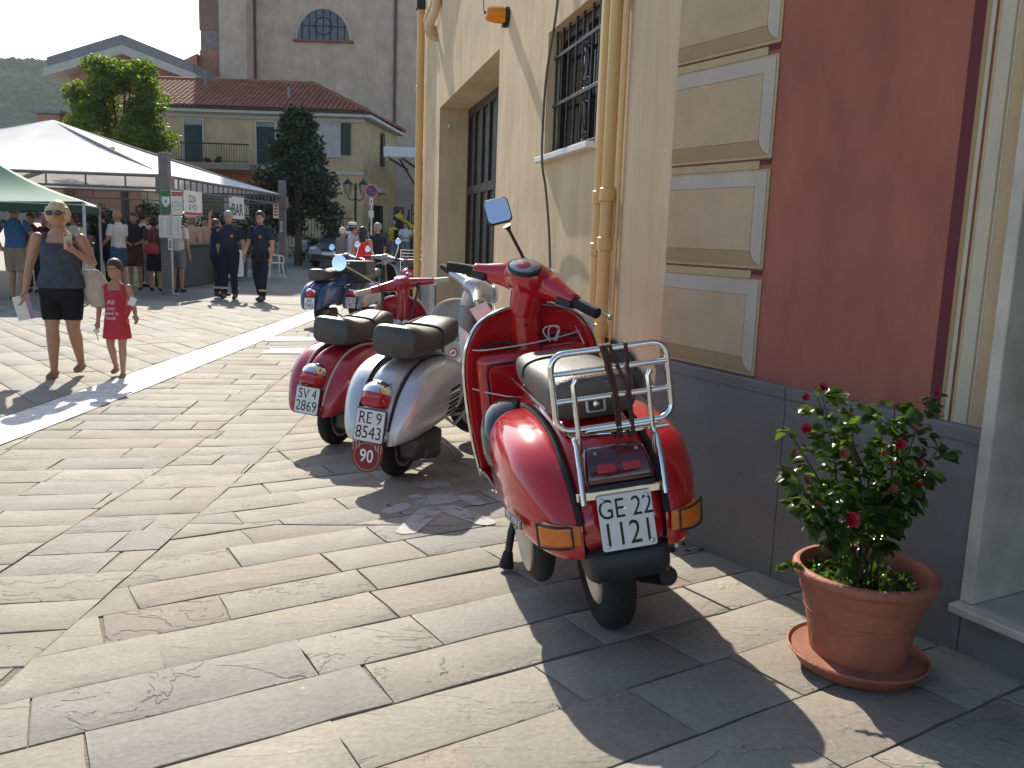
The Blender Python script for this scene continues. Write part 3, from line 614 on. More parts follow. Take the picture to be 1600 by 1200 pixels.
for sg in (1,-1):
    mb=MB(); loft_st(mb,rows,lambda x,yi,yo,zb,zt: dring(x,yi,yo,zb,zt,2.9,18,sg),34)
    cw=mb.build('side_cowl',M_PRED,px,sharp=50)
    # black edge gasket
    P=spline([(r[0]*1.0,(r[1]+.004)*sg,r[4]+.004) for r in rows],24); MB().tube([tuple(p) for p in P],.010,8).build('cowl_gasket',M_RUB,px)
    # amber indicator, wrapped on the tail of the cowl
    mb=MB(); Q=[]
    for k,(x,yo) in enumerate(spline([(-.364,.152),(-.356,.186),(-.342,.208),(-.325,.226),(-.305,.238)],10)):
        zt=.452+.008*(k/9); zb=.388; Q.append([(x,sg*(yo-.025),zb),(x-.004,sg*(yo+.004),zb+.006),(x-.004,sg*(yo+.006),zt-.008),(x,sg*(yo-.02),zt)])
    mb.loft(Q); ind=mb.build('indicator',M_ORNG,px,bevel=.004)
    fr=[]; 
    for k in range(10): fr.append(V(*Q[k][2])+V(0,0,.006))
    loop=fr+[V(*Q[k][1])-V(0,0,.006) for k in range(9,-1,-1)]
    MB().tube([tuple(p) for p in loop],.0035,6,closed=True).build('indicator_frame',M_BLKP,ind)
    if sg==1:
        # badge
        a=V(-.225,.268,.425); b_=V(-.11,.296,.435)
        M=frame(((a+b_)/2),(a-b_),(0,.25,1)); M=frame((a+b_)/2+V(-.004,.004,0),(a-b_)*1.0,V(.0,-.12,1))
        bd=MB().poly(rrect(.118,.026,.004),.003,M).build('badge',M_GLB,px,bevel=.0008)
        mb=MB(); text_mesh(mb,'PX 150 E',.026,M@Matrix.Translation((0,0,.0032)),.0006); mb.build('badge_lettering',M_WHL,bd,smooth=False)
        for k,c in enumerate(((.02,.25,.05),(.7,.5,.02),(.1,.12,.4))):
            MB().box(-.008+.008*k+.014,.0+.008*k+.014,-.0215,-.0135,.0005,.003,M).build('badge_flag',mat('flag_%d'%k,c,.5),bd,smooth=False)
# tail lamp
M_=plateM(-.300,.588,33)
lamp=MB().loft([[(x*w,y,z) for x,z in ((-1,0),(-1,d*.7),(-.88,d),(.88,d),(1,d*.7),(1,0))] for y,w,d in ((-.058,.098,.03),(-.04,.101,.040),(.0,.097,.042),(.04,.088,.036),(.058,.08,.02))],True,True,M_).build('tail_lamp',M_TAILD,px,bevel=.004)
for sx in (-1,1): MB().box(sx*.036-.026,sx*.036+.026,-.030,-.006,.036,.0445,M_).build('reflector',M_TAIL,lamp,bevel=.002)
MB().box(-.096,.096,-.074,-.060,0,.032,M_).build('lamp_base',M_BLKP,lamp,bevel=.004)
for sx in (-1,1): MB().lathe([(.006,0),(.005,.003)],8,M_@Matrix.Translation((sx*.06,.03,.037))).build('lamp_screw',M_STEEL,lamp)
plate(px,plateM(-.374,.448,12),'GE 22','1121',w=.157,h=.155,ls=.088)
MB().box(-.356,-.346,-.132,.132,.512,.537).build('plate_strap',M_CHR,px,bevel=.003)
# black rear bumper under the plate
rows=[(-.392,.098,.288,.362),(-.375,.115,.276,.368),(-.32,.122,.274,.368),(-.25,.115,.285,.36)]
mb=MB(); loft_st(mb,rows,lambda x,hw,zb,zt: sring(x,hw,zb,zt,7,24),10); mb.build('rear_bumper',M_BLKP,px,sharp=50)
MB().tube([(-.31,-.11,.33),(-.32,-.15,.33)],.022,12).build('bumper_bolt',M_BLKP,px); MB().tube([(-.32,-.145,.33),(-.322,-.158,.33)],.018,12).build('tail_pipe',M_ALU,px)
wheel(px,(-.07,-.0,.215),.215,.05,M_STEEL); MB().box(-.16,.2,-.2,-.05,.17,.33).build('engine_case',M_ALU,px,bevel=.03); MB().tube([(.2,-.1,.16),(-.05,-.14,.16),(-.22,-.16,.19)],[.05,.055,.03],12).build('exhaust',M_BLKP,px)
# spare wheel hanging under the near cowl, its grey cover outwards
MB().lathe([(.0,-.02)]+[(.145+.045*math.cos(2*PI*k/16+PI),.036*math.sin(2*PI*k/16)) for k in range(16)],36,Matrix.Translation((.08,.185,.315))@Matrix.Rotation(-PI/2,4,'X')).build('spare_tyre',M_TYRE,px)
MB().lathe([(.15,.032),(.148,.042),(.135,.046),(.06,.05),(.02,.05)],36,Matrix.Translation((.08,.185,.315))@Matrix.Rotation(-PI/2,4,'X')).build('spare_rim',M_ALU,px)
rows=[(.38,.10,.40,.56),(.44,.125,.37,.62),(.52,.12,.38,.65),(.58,.09,.42,.63),(.61,.04,.48,.58)]
mb=MB(); loft_st(mb,rows,lambda x,hw,zb,zt: sring(x,hw,zb,zt,2.3,24,.155),14); mb.build('black_cover',M_GLB,px,sharp=60)
# side stand
MB().tube([(.50,.15,.27),(.49,.205,.14),(.485,.235,.03)],[.016,.015,.014],10).build('side_stand',M_BLKP,px); MB().tube([(.485,.225,.07),(.483,.24,.012)],[.018,.03],10).build('stand_foot',M_RUB,px)
# leg shield, floor, glove box
legshield(px,M_PRED,M_CHR,[(.265,.25,.965,.07),(.40,.268,.95,.085),(.55,.278,.935,.09),(.70,.278,.92,.09),(.80,.262,.905,.085),(.875,.222,.893,.07),(.915,.17,.886,.05),(.938,.10,.882,.03),(.945,.03,.88,.01)])
mb=MB(); mb.box(.775,.90,-.228,.228,.40,.775); gb=mb.build('glove_box',M_PRED,px,bevel=.035,seg=5)
MG=frame((.7745,0,.60),(0,-1,0),(-.03,0,1))
MB().poly(rrect(.37,.26,.03,6),.006,MG).build('glove_door',M_PRED,gb,bevel=.003)
o=MB().tube([tuple(MG@V(x,y,.0015)) for x,y in rrect(.388,.278,.036,6)],.0035,6,closed=True); o.build('door_seam',M_BLKP,gb)
MB().box(.762,.772,-.135,-.10,.665,.70).build('glove_lock',M_BLKP,gb,bevel=.003); MB().tube([(.764,-.117,.683),(.758,-.117,.683)],.007,10).build('lock_barrel',M_CHR,gb)
MB().tube([tuple(p) for p in spline([(.845,.20,.80),(.84,.10,.815),(.835,.06,.79),(.83,0,.78),(.835,-.06,.79),(.84,-.1,.815),(.845,-.20,.80)],24)],.006,6).build('dash_seam',M_BLKP,gb)
MB().tube([(.885,0,.72),(.875,0,.86),(.868,0,.93)],[.068,.062,.06],18).build('steering_tunnel',M_PRED,px)
MB().ball((.822,.012,.875),.011).build('ignition_lock',M_GLB,px)
MB().tube([(.845,-.055,.83),(.80,-.055,.82),(.79,-.055,.845)],.005,6).build('bag_hook',M_BLKP,px)
# steered assembly
S=steer_matrix((.87,0,.92),24,R(-47))
mb=MB(); mb.ball((.885,0,1.045),(.14,.112,.078),24,16,S@Matrix.Translation((.885,0,1.045))@Matrix.Rotation(R(18),4,'Y')@Matrix.Translation((-.885,0,-1.045)))
mb.tube([(.872,0,1.05),(.866,0,.98),(.868,0,.90)],[.085,.070,.060],20,S)
for sg in (1,-1): mb.tube([(.88,sg*.03,1.045),(.85,sg*.12,1.045),(.83,sg*.19,1.035),(.815,sg*.245,1.028)],[.066,.050,.036,.030],16,S)
hs=mb.build('headset',M_PRED,px); remesh(hs,.006,6)
Ms=S@frame((.795,0,1.100),(0,-1,0),(.86,0,.5))
sp=MB().lathe([(.062,-.01),(.066,.004),(.064,.010),(.058,.012)],32,Ms@Matrix.Diagonal((1.12,.85,1,1))).build('speedometer',M_BLKP,px); MB().lathe([(.057,.0115),(.05,.015),(.03,.018),(.005,.019)],32,Ms@Matrix.Diagonal((1.12,.85,1,1))).build('speedometer_glass',M_BRCL,sp)
for sg in (1,-1):
    n=12; pth=[(.815-.012*k/n*2,sg*(.24+.118*k/n),1.028-.012*k/n) for k in range(n+1)]
    MB().tube(pth,[.021+(.0012 if k%2 else 0) for k in range(n+1)],14,S).build('grip',M_RUB,px)
    MB().tube([tuple(p) for p in spline([(.865,sg*.20,1.03),(.90,sg*.235,1.024),(.905,sg*.30,1.012),(.885,sg*.365,1.0)],10)],[.010,.009,.008,.0075,.007,.0065,.006,.006,.006,.006],8,S).build('lever',M_STEEL,px)
    o=MB().ball((.885,sg*.367,1.0),.0095,10,8,S).build('lever_knob',M_STEEL,px)
    MB().box(.785,.845,sg*.205-.035,sg*.205+.035,1.002,1.032,S).build('switch_block',M_BLKP,px,bevel=.006)
wheel(px,(1.235,0,.212),name='front_wheel',steerM=S); fender(px,M_PRED,S)
MB().tube([(.90,0,.86),(1.10,-.06,.40),(1.235,-.07,.212)],.025,10,S).build('fork',M_ALU,px)
MB().lathe([(.07,0),(.068,.02),(.03,.035)],24,S@frame((.995,0,1.03),(0,1,0),(-.2,0,1))).build('headlamp',M_GLASS,px)
# seat
rows=[(.60,.07,.725,.775),(.56,.105,.715,.80),(.45,.128,.71,.818),(.30,.138,.705,.822),(.14,.14,.70,.825),(.02,.14,.69,.83),(-.08,.138,.685,.828),(-.125,.130,.69,.815),(-.138,.115,.70,.80)]
mb=MB(); loft_st(mb,rows,lambda x,hw,zb,zt: sring(x,hw,zb,zt,3.4,30),30); seat=mb.build('seat',M_SEAT,px,sharp=60)
MB().tube([(.26,y,z+.003) for x,y,z in sring(.26,.139,.703,.822,3.4,30) if z>.712],.006,6).build('seat_strap',M_BLKP,seat)
MB().tube([(x,sg_*.1385,.722) for sg_ in (1,) for x in np.linspace(.5,-.08,12)],.005,6).build('seat_welt',M_CHR,seat)
MB().poly(rrect(.062,.05,.006),.004,plateM(-.139,.735,2,.0)).build('seat_badge',M_STEEL,seat,bevel=.001); MB().poly(rrect(.045,.038,.004),.003,plateM(-.1435,.735,2,.0)).build('badge_inset',M_BLKP,seat); MB().lathe([(.011,0),(.010,.006),(.004,.008)],14,plateM(-.1465,.735,2)).build('seat_lock',M_CHR,seat)
# chrome rack, folded upright
rk=empty('rack',(0,0,0)); rk.parent=px
RM=frame((-.235,-.028,.80),(0,-1,0),(.06,0,1))
def rt(pts,r=.0085,closed=False,M=RM,nm='rack_tube'): return MB().tube([tuple(M@V(p[0],p[1],p[2] if len(p)>2 else 0)) for p in pts],r,10,closed=closed).build(nm,M_CHR,rk)
rt(rrect(.345,.222,.042,5),.0095,True)
for y in (.055,-.025): rt([(-.17,y),(.17,y)],.0085)
for x in (-.115,.105): rt([(x+.01,.035,.012),(x,.02,.012),(x,-.16,.012),(x+.002,-.20,.0),(x+.006,-.235,-.02)],.008)
rt([(-.16,-.088,-.018),(-.135,-.132,-.028),(.0,-.140,-.03),(.165,-.138,-.03)],.0095); rt([(-.09,-.118,.004),(.12,-.118,.004)],.0075)
RS=plateM(-.305,.60,12)
for x in (-.118,.118): MB().tube([(-.262,-x-.015,.668),(-.30,-x-.012,.655),(-.345,-x-.005,.60),(-.378,-x,.51)],.0085,10).build('rack_stay',M_CHR,rk)
for k,(x0,x1) in enumerate(((-.022,.0),(-.010,.008),(.002,.042),(.050,.046))):
    a=RM@V(x0,.121,.011); b_=RM@V(x1,-.02,.016); c=RM@V(x1+.004,-.15,.004)
    MB().tube([tuple(RM@V(x0,.12,-.012)),tuple(RM@V(x0,.122,0)),tuple(a),tuple(b_),tuple(c),tuple(RM@V(x1+.004,-.155,-.03))],.0052,7).build('bungee_cord',M_BUNG,rk)
# mirror on its stem
px_m=Matrix.Translation(px.location)@Euler(px.rotation_euler).to_matrix().to_4x4(); inv=px_m.inverted()
def L_(*p): return inv@V(*p)
st=spline([(.03,3.80,1.30),(.035,3.80,1.335),(.025,3.79,1.37),(-.02,3.76,1.45),(-.045,3.745,1.495)],14)
MB().tube([tuple(L_(*p)) for p in st],[.011]*3+[.007]*9+[.012,.018],8).build('mirror_stem',M_BLKP,px)
nrm=V(.02,-1,.36).normalized(); up=V(-.30,.15,1); ex=up.cross(nrm).normalized(); Mm=inv@frame((-.085,3.72,1.555),ex,nrm.cross(ex))
mh=MB().poly(rrect(.108,.112,.022,5),-.018,Mm).build('mirror_housing',M_BLKP,px,bevel=.005); MB().poly(rrect(.098,.102,.019,5),.0012,Mm@Matrix.Translation((0,0,.0005))).build('mirror_glass',M_MIRR,px,smooth=False)
# string and paper tags tied round the leg shield
def gcord(pts,nm='tie_string'): return MB().tube([tuple(p) for p in spline(pts,20)],.0028,6).build(nm,M_STRING,px)
gcord([(.86,.252,.80),(.80,.19,.795),(.79,0,.80),(.80,-.15,.815),(.86,-.238,.82)]); gcord([(.86,.255,.64),(.77,.20,.63),(.70,.10,.61),(.62,.02,.62)])
for k in range(2): MB().tube([tuple(p) for p in spline([(.78,-.10+.01*k,.80),(.775,-.115,.845+.01*k),(.775,-.085+.02*k,.86),(.775,-.07+.02*k,.84),(.78,-.075,.80)],18)],.0025,6).build('string_loop',M_STRING,px)
MB().poly([(0,.0),(.03,-.035),(.0,-.12),(-.012,-.19),(-.03,-.20),(-.035,-.05),(-.03,.03)],.0012,frame((.852,.245,.87),(0,-1,0),(0,0,1))).build('paper_tag',M_PAPER,px,smooth=False)
MB().poly([(-.045,.02),(.02,.075),(.045,.0),(.035,-.06),(-.01,-.08)],.0012,frame((.842,-.235,.84),(0,-1,0),(0,0,1))).build('paper_tag',M_PAPER,px,smooth=False)
MB().poly([(-.05,.015),(.02,.04),(.04,.0),(.02,-.035),(-.02,-.045)],.0012,frame((.93,.165,.935),(0,-1,0),(0,0,1))).build('paper_tag',M_PAPER,px,smooth=False)

# ---------------------------------------------------------------- older scooters
def vintage(loc,az,lean,label,paint,inner,l1,l2,steer=-25,trim=None,louvre=False,ninety=False,grip=M_RUB,mirror=(),tail_pos=1,strips=None,box=False,blue_cover=False,seatm=M_SEAT,sc=1.0):
    t=empty('scooter',(loc[0],loc[1],g(*loc)),(R(-lean),0,R(90-az)),label,'scooter','parked scooters'); t.scale=(sc,)*3
    rows=[(.60,.085,.27,.34),(.55,.11,.26,.50),(.46,.12,.27,.60),(.30,.12,.30,.635),(.1,.112,.33,.64),(-.06,.105,.33,.62),(-.17,.10,.32,.59),(-.245,.098,.28,.53),(-.30,.095,.25,.44),(-.335,.092,.23,.34),(-.35,.09,.22,.28)]
    mb=MB(); loft_st(mb,rows,lambda x,hw,zb,zt: sring(x,hw,zb,zt,3.0,28)); mb.build('body',paint,t,sharp=60)
    rows=[(.355,.10,.15,.37,.55),(.34,.10,.215,.335,.585),(.28,.10,.252,.308,.612),(.15,.10,.272,.285,.628),(.0,.10,.27,.262,.62),(-.12,.10,.256,.242,.588),(-.21,.098,.234,.227,.53),(-.28,.095,.203,.217,.45),(-.33,.093,.165,.212,.35),(-.35,.092,.135,.212,.285)]
    for sg in (1,-1):
        mb=MB(); loft_st(mb,rows,lambda x,yi,yo,zb,zt: dring(x,yi,yo,zb,zt,3.0,18,sg),30); cw=mb.build('side_cowl',paint,t,sharp=50)
        P=spline([(r[0],(r[1]+.003)*sg,r[4]+.003) for r in rows],24); MB().tube([tuple(p) for p in P],.008,6).build('cowl_gasket',strips or M_RUB,t)
        if louvre and sg<0:
            for k in range(6):
                z=.345+.026*k
                def cs_(X,Z):
                    rw_=sorted(rows); xs_=[r[0] for r in rw_]; yo_,zb_,zt_=(np.interp(X,xs_,[r[q] for r in rw_]) for q in (2,3,4)); return (X,-float(.10+(yo_-.10)*max(0,1-abs((Z-(zb_+zt_)/2)/((zt_-zb_)/2))**3)**(1/3)+.001),Z)
                MB().tube([cs_(X_+.004*k,z+.10*(X_-.0)) for X_ in (.02,.05,.08,.11,.14)],.0065,6).build('louvre',M_DARK,cw)
            MB().tube([tuple(p) for p in spline([(.33,-.257,.44),(.12,-.284,.435),(-.1,-.268,.41),(-.25,-.222,.37)],14)],.003,6).build('cowl_ridge',paint,cw)
        if trim is not None and sg<0:
            MB().tube([tuple(p) for p in spline([(.33,-.252,.45),(.12,-.286,.47),(-.02,-.284,.46)],10)],[.002,.006,.007,.007,.007,.007,.006,.005,.003,.002],6).build('cowl_flash',M_CHR,cw)
    # tail lamp
    M_=plateM(-.318,.452,22)@Matrix.Diagonal((1.55,1.25,1.1,1)); rg=[]
    for y,w,d in ((-.045,.04,.03),(-.03,.048,.055),(.0,.050,.07),(.03,.046,.062),(.055,.035,.03)):
        rg.append([(w*math.cos(q),y,d*math.sin(q)) for q in np.linspace(0,PI,12)])
    lp=MB().loft(rg,True,True,M_).build('tail_lamp',M_TAIL,t,sharp=60)
    rg=[]
    for y,w,d in ((.012,.0525,.074),(.035,.050,.066),(.058,.038,.034),(.07,.02,.01)):
        rg.append([(w*math.cos(q),y,d*math.sin(q)) for q in np.linspace(0,PI,12)])
    MB().loft(rg,True,True,M_).build('lamp_hood',M_CHR,lp,sharp=60); MB().box(-.035,.035,-.035,-.012,.048,.064,M_).build('reflector',M_TAIL,lp,bevel=.003)
    pM=plateM(-.378,.312,8); MB().poly(rrect(.176,.176,.01),.006,pM@Matrix.Translation((0,0,-.007))).build('plate_holder',M_BLKP,t,bevel=.001)
    plate(t,pM,l1,l2,ls=.088)
    if ninety:
        M9=plateM(-.388,.172,4)
        pts=[(-.088,.05),(.088,.05)]+[(.09*math.cos(q),-.01+.095*math.sin(q)) for q in np.linspace(0,-PI,14)]
        p9=MB().poly(pts,.003,M9).build('round_plate',mat('dark_red_enamel',(.20,.012,.015),.35,0,.1,10),t,bevel=.001)
        MB().tube([tuple(M9@V(.072*math.cos(q),-.022+.072*math.sin(q),.0035)) for q in np.linspace(0,2*PI,30)[:-1]],.0016,5,closed=True).build('ring_line',M_BEIGE,p9)
        for k in range(11):
            x=-.08+.016*k
            if abs(x)>.035: MB().box(x-.002,x+.002,.045-.05*(abs(x)/.09)**1.0,.048,.003,.0042,M9).build('ray_line',M_BEIGE,p9,smooth=False)
        mb=MB(); text_mesh(mb,'90',.095,M9@Matrix.Translation((0,-.022,.0032)),.0008,sx=.85,bold=.001); mb.build('lettering',M_WHL,p9,smooth=False)
        MB().box(-.055,.055,-.006,.006,0,.004,plateM(-.262,.525,38)).build('name_badge',M_STEEL,t,bevel=.001)
    wheel(t,(0,0,.208),.208,.042)
    MB().box(-.13,.22,-.17,-.04,.13,.27).build('engine_case',mat('oily_alloy',(.10,.095,.09),.5,.7,.4,20),t,bevel=.03); MB().tube([(.3,-.06,.13),(.12,-.15,.15),(-.05,-.16,.17)],[.03,.05,.035],12).build('exhaust',MATS['oily_alloy'],t)
    MB().tube([(.33,.0,.22),(.36,-.16,.11),(.40,-.2,.02)],.012,8).build('stand',M_ALU,t); MB().tube([(.33,.0,.22),(.36,.16,.11),(.40,.2,.02)],.012,8).build('stand',M_ALU,t)
    MB().tube([(.34,-.12,.25),(.30,-.20,.22),(.40,-.23,.30),(.43,-.24,.34)],.011,8).build('kick_starter',M_ALU,t)
    legshield(t,inner,trim or M_ALU,[(.255,.23,.945,.06),(.38,.238,.93,.075),(.52,.245,.915,.08),(.65,.242,.90,.08),(.75,.23,.885,.075),(.82,.20,.875,.06),(.865,.15,.868,.045),(.888,.09,.865,.025),(.895,.03,.864,.01)],x_floor0=.38,fl_z=.25)
    MB().tube([(.885,0,.5),(.86,0,.72),(.845,0,.87)],[.075,.062,.05],16).build('steering_tunnel',inner,t)
    S=steer_matrix((.845,0,.86),24,R(steer))
    mb=MB(); mb.ball((.895,0,.985),(.12,.078,.062),20,14,S@Matrix.Translation((.895,0,.985))@Matrix.Rotation(R(10),4,'Y')@Matrix.Translation((-.895,0,-.985)))
    mb.tube([(.86,0,.985),(.848,0,.92),(.845,0,.85)],[.06,.05,.044],18,S)
    for sg in (1,-1): mb.tube([(.86,sg*.03,.985),(.83,sg*.12,.985),(.80,sg*.20,.98),(.785,sg*.24,.978)],[.046,.034,.027,.024],14,S)
    remesh(mb.build('headset',paint,t),.007,5)
    MB().lathe([(.045,-.004),(.046,.004),(.04,.008),(.02,.010)],24,S@frame((.85,0,1.038),(0,-1,0),(.97,0,.2))@Matrix.Diagonal((1,1.2,1,1))).build('speedometer',M_GLASS,t)
    MB().lathe([(.062,0),(.06,.015),(.03,.03)],24,S@frame((.995,0,.97),(0,1,0),(-.2,0,1))).build('headlamp',M_GLASS,t)
    for sg in (1,-1):
        n=10; MB().tube([(.785-.025*k/n,sg*(.235+.11*k/n),.978-.006*k/n) for k in range(n+1)],[.0205]*n+[.017],12,S).build('grip',grip,t)
        MB().tube([tuple(p) for p in spline([(.84,sg*.19,.985),(.885,sg*.22,.985),(.89,sg*.28,.98),(.868,sg*.345,.972)],9)],.0062,7,S).build('lever',M_STEEL,t); MB().ball((.868,sg*.347,.972),.009,10,8,S).build('lever_knob',M_STEEL,t)
    wheel(t,(1.18,0,.208),.208,.042,name='front_wheel',steerM=S); fender(t,paint,S,(1.18,0,.208)); MB().tube([(.88,0,.8),(1.06,-.06,.38),(1.18,-.07,.208)],.024,10,S).build('fork',M_ALU,t)
    # long saddle: high squared tail, dipped rider part, raised nose
    if blue_cover=='none': pass
    rows=[(.56,.055,.70,.765),(.52,.09,.685,.81),(.43,.112,.67,.82),(.30,.122,.66,.80),(.16,.13,.65,.785),(.02,.136,.642,.79),(-.08,.137,.638,.812),(-.14,.132,.64,.818),(-.165,.12,.65,.81)]
    mb=MB(); loft_st(mb,rows,lambda x,hw,zb,zt: sring(x,hw,zb,zt,4.2,30),28); st=mb.build('seat',seatm,t,sharp=60)
    MB().tube([(.2,y,z+.003) for x,y,z in sring(.2,.1285,.652,.789,4.2,30) if z>.67],.007,6).build('seat_strap',M_BLKP,st)
    for sg in (1,-1): MB().ball((.17,sg*.132,.665),.008,8,6).build('seat_stud',M_BEIGE,st)
    MB().tube([tuple(p) for p in spline([(.56,0,.772),(.545,.06,.792),(.50,.09,.808),(.40,.106,.806),(.25,.118,.785)],16)],.004,5).build('seat_piping',M_BEIGE,st)
    for (yy,pts,r) in mirror:
        MB().tube([tuple(S@V(*p)) for p in spline(pts,10)],.0055,7).build('mirror_stem',M_CHR,t)
        c=V(*pts[-1]); nn=V(-1,0,.18); Mm=S@Matrix.Translation(c)@Matrix.Rotation(R(-steer),4,'Z')@frame((0,0,0),(0,-1,0),(.18,0,1))
        MB().lathe([(r*.4,-.018),(r*.85,-.012),(r,0),(r*.96,.003)],26,Mm).build('mirror_housing',M_CHR,t); MB().lathe([(r*.93,.0035),(r*.5,.0045),(.002,.005)],26,Mm).build('mirror_glass',M_MIRR,t)
    for o in [q for q in bpy.data.objects if q.parent==t and 'wheel' not in q.name and q.name.split('.')[0] not in ('stand','fork','front_mudguard','engine_case','exhaust')]: o.location.z+=.05
    return t,S
sil,_=vintage((-.63,4.80),18.5,-3.5,'silver scooter with grey inner shield and a round red 90 plate under its number plate',M_SILV,M_GREYP,'RE 9','8543',steer=-48,trim=M_BEIGE,louvre=True,ninety=True)
# stickers on the grey shield tunnel box
bx_=MB().box(.74,.86,-.20,.20,.34,.72).build('tool_box',M_GREYP,sil,bevel=.03,seg=4)
def sticker(x,y,z,w,h,mt,rnd=False,nm='sticker'):
    M=frame((x,y,z),(0,-1,0),(0,0,1))
    return (MB().lathe([(w,0),(w*.99,.0008)],24,M) if rnd else MB().poly(rrect(w,h,.003),.001,M)).build(nm,mt,bx_,smooth=False)
s=sticker(.7385,.02,.615,.032,0,mat('sticker_red',(.55,.03,.03),.5),True); MB().lathe([(.024,.001),(.0238,.0016)],24,frame((.7385,.02,.615),(0,-1,0),(0,0,1))).build('sticker_face',mat('sticker_white',(.75,.73,.7),.5),s,smooth=False); MB().box(-.014,.014,-.005,.005,.0018,.0024,frame((.7385,.02,.615),(0,-1,0),(0,0,1))@Matrix.Rotation(.8,4,'Z')).build('sticker_bar',M_INK,s,smooth=False)
sticker(.7385,.10,.62,.035,.04,M_INK); sticker(.7385,.065,.695,.024,.026,M_WHL); sticker(.7385,.13,.685,.034,.010,M_WHL)
sticker(.7385,-.07,.61,.024,0,mat('sticker_pink',(.45,.30,.29),.6),True)
MB().poly([(-.06,.03),(.05,.06),(.06,-.04),(-.02,-.06)],.001,frame((.80,-.2,.80),(0,-1,0),(0,0,1))).build('paper_tag',mat('kraft_paper',(.42,.32,.23),.8),sil,smooth=False)
redo,Sr=vintage((-1.165,5.72),20,-4,'dark red scooter with cream trim strips and a cream-handled bar behind the silver one',M_PRED2,M_PRED2,'SV 4','2869',steer=35,trim=M_BEIGE,grip=M_GRIPW,strips=M_BEIGE,
   )
inv3=(Matrix.Translation(redo.location)@Euler(redo.rotation_euler).to_matrix().to_4x4()).inverted()
MB().tube([tuple(inv3@V(*p)) for p in ((-.948,6.45,1.038),(-1.07,6.2,1.14),(-1.165,6.03,1.215))],.0055,7).build('mirror_stem',M_CHR,redo)
Mm=inv3@frame((-1.2,6.0,1.233),(.97,-.2,0),(.0,.12,1))
MB().lathe([(.022,-.018),(.046,-.012),(.055,0),(.053,.003)],26,Mm).build('mirror_housing',M_CHR,redo); MB().lathe([(.051,.0035),(.03,.0042),(.002,.0045)],26,Mm).build('mirror_glass',M_MIRR,redo)
for y in (.14,-.12):
    MB().tube([tuple(Sr@V(.79,y,1.025)),tuple(Sr@V(.765,y,.99)),(.755,y*.95,.85),(.765,y*.85,.70)],[.024]*4,8,flat=.3).build('bag_strap',M_BLKP,redo)
rows=[(.66,.13,.50,.66),(.72,.17,.46,.74),(.80,.17,.45,.75),(.84,.14,.48,.72)]
mb=MB(); loft_st(mb,rows,lambda x,hw,zb,zt: sring(x,hw,zb,zt,3,20),10); mb.build('black_bag',M_RUB,redo)
mb=MB(); rr=random.Random(3)
for k in range(9): mb.ball((.70+rr.uniform(-.03,.03),rr.uniform(-.11,.08),.75+rr.uniform(-.02,.03)),(.03,.035,.028),8,6)
remesh(mb.build('crumpled_cloth',mat('white_blue_cloth',(.55,.6,.66),.85,0,.3,30),redo),.008,2)
# rear pair, farther off
blu,Sb=vintage((-2.42,13.9),17,1,'blue-grey scooter with black top box rack, between two mirrors, behind the red one',M_BLGR,M_GLB,'SV 8','1407',steer=-8,mirror=[(1,[(.83,.2,1.0),(.83,.26,1.08),(.82,.33,1.10)],.05),(-1,[(.83,-.2,1.0),(.85,-.24,1.15),(.86,-.23,1.27)],.052)])
bxo=MB().box(-.30,.02,-.24,.28,.80,1.0).build('black_crate',M_BLKP,blu,bevel=.02); 
for k in range(5): MB().box(-.306,-.3005,-.2,.24,.60+.045*k,.62+.045*k).build('crate_rib',M_BLKP,bxo,bevel=.002)
MB().poly(rrect(.03,.03,.003),.001,frame((-.301,.06,.96),(0,-1,0),(0,0,1))).build('sticker',M_WHL,bxo,smooth=False)
for y in (-.22,.24): MB().box(-.345,-.32,y-.03,y+.03,.30,.37).build('indicator',M_ORNG,blu,bevel=.008)
blu2,_=vintage((-2.96,13.5),16,2,'bright blue scooter with a low black saddle, leftmost of the parked row',M_BLUP,M_BLUP,'AK','5985',steer=-10,mirror=[(1,[(.83,.2,1.0),(.85,.27,1.08),(.86,.30,1.12)],.05),(-1,[(.83,-.2,1.0),(.85,-.22,1.12),(.86,-.2,1.2)],.05)])
far,_=vintage((-2.35,20.2),14,0,'small red scooter with a chrome rear rack, farthest of the row beside the drainpipe',M_PRED,M_PRED,'SV 2','3310',steer=0)
fr_=empty('rack',(0,0,0)); fr_.parent=far
for z in (.86,.93,1.0,1.07): MB().tube([(-.28,-.2,z),(-.28,.2,z)],.008,6).build('rack_tube',M_CHR,fr_)
for y in (-.2,.2): MB().tube([(-.28,y,.60),(-.28,y,1.08)],.008,6).build('rack_tube',M_CHR,fr_)
# galvanised cabinet on the yellow wall behind the near scooter
cab=empty('meter_cabinet',tuple(A.matrix_world@V(.25,.024,.42)),(0,0,R(102.7)),'grey metal cabinet on the plinth of the yellow wall behind the near red scooter','cabinet')
MB().box(0,1.2,0,.09,0,.40).build('case',M_STEEL,cab,bevel=.006); MB().box(.02,1.18,.091,.097,.02,.35).build('door',M_STEEL,cab,bevel=.002)
MB().box(-.01,1.21,-.002,.105,.402,.418).build('lid',M_STEEL,cab,bevel=.004); MB().tube([(.5,.10,.30),(.5,.12,.30),(.5,.12,.34),(.5,.10,.34)],.006,6).build('latch',M_STEEL,cab); MB().tube([(.9,.10,.30),(.9,.12,.30),(.9,.12,.34),(.9,.10,.34)],.006,6).build('latch',M_STEEL,cab)
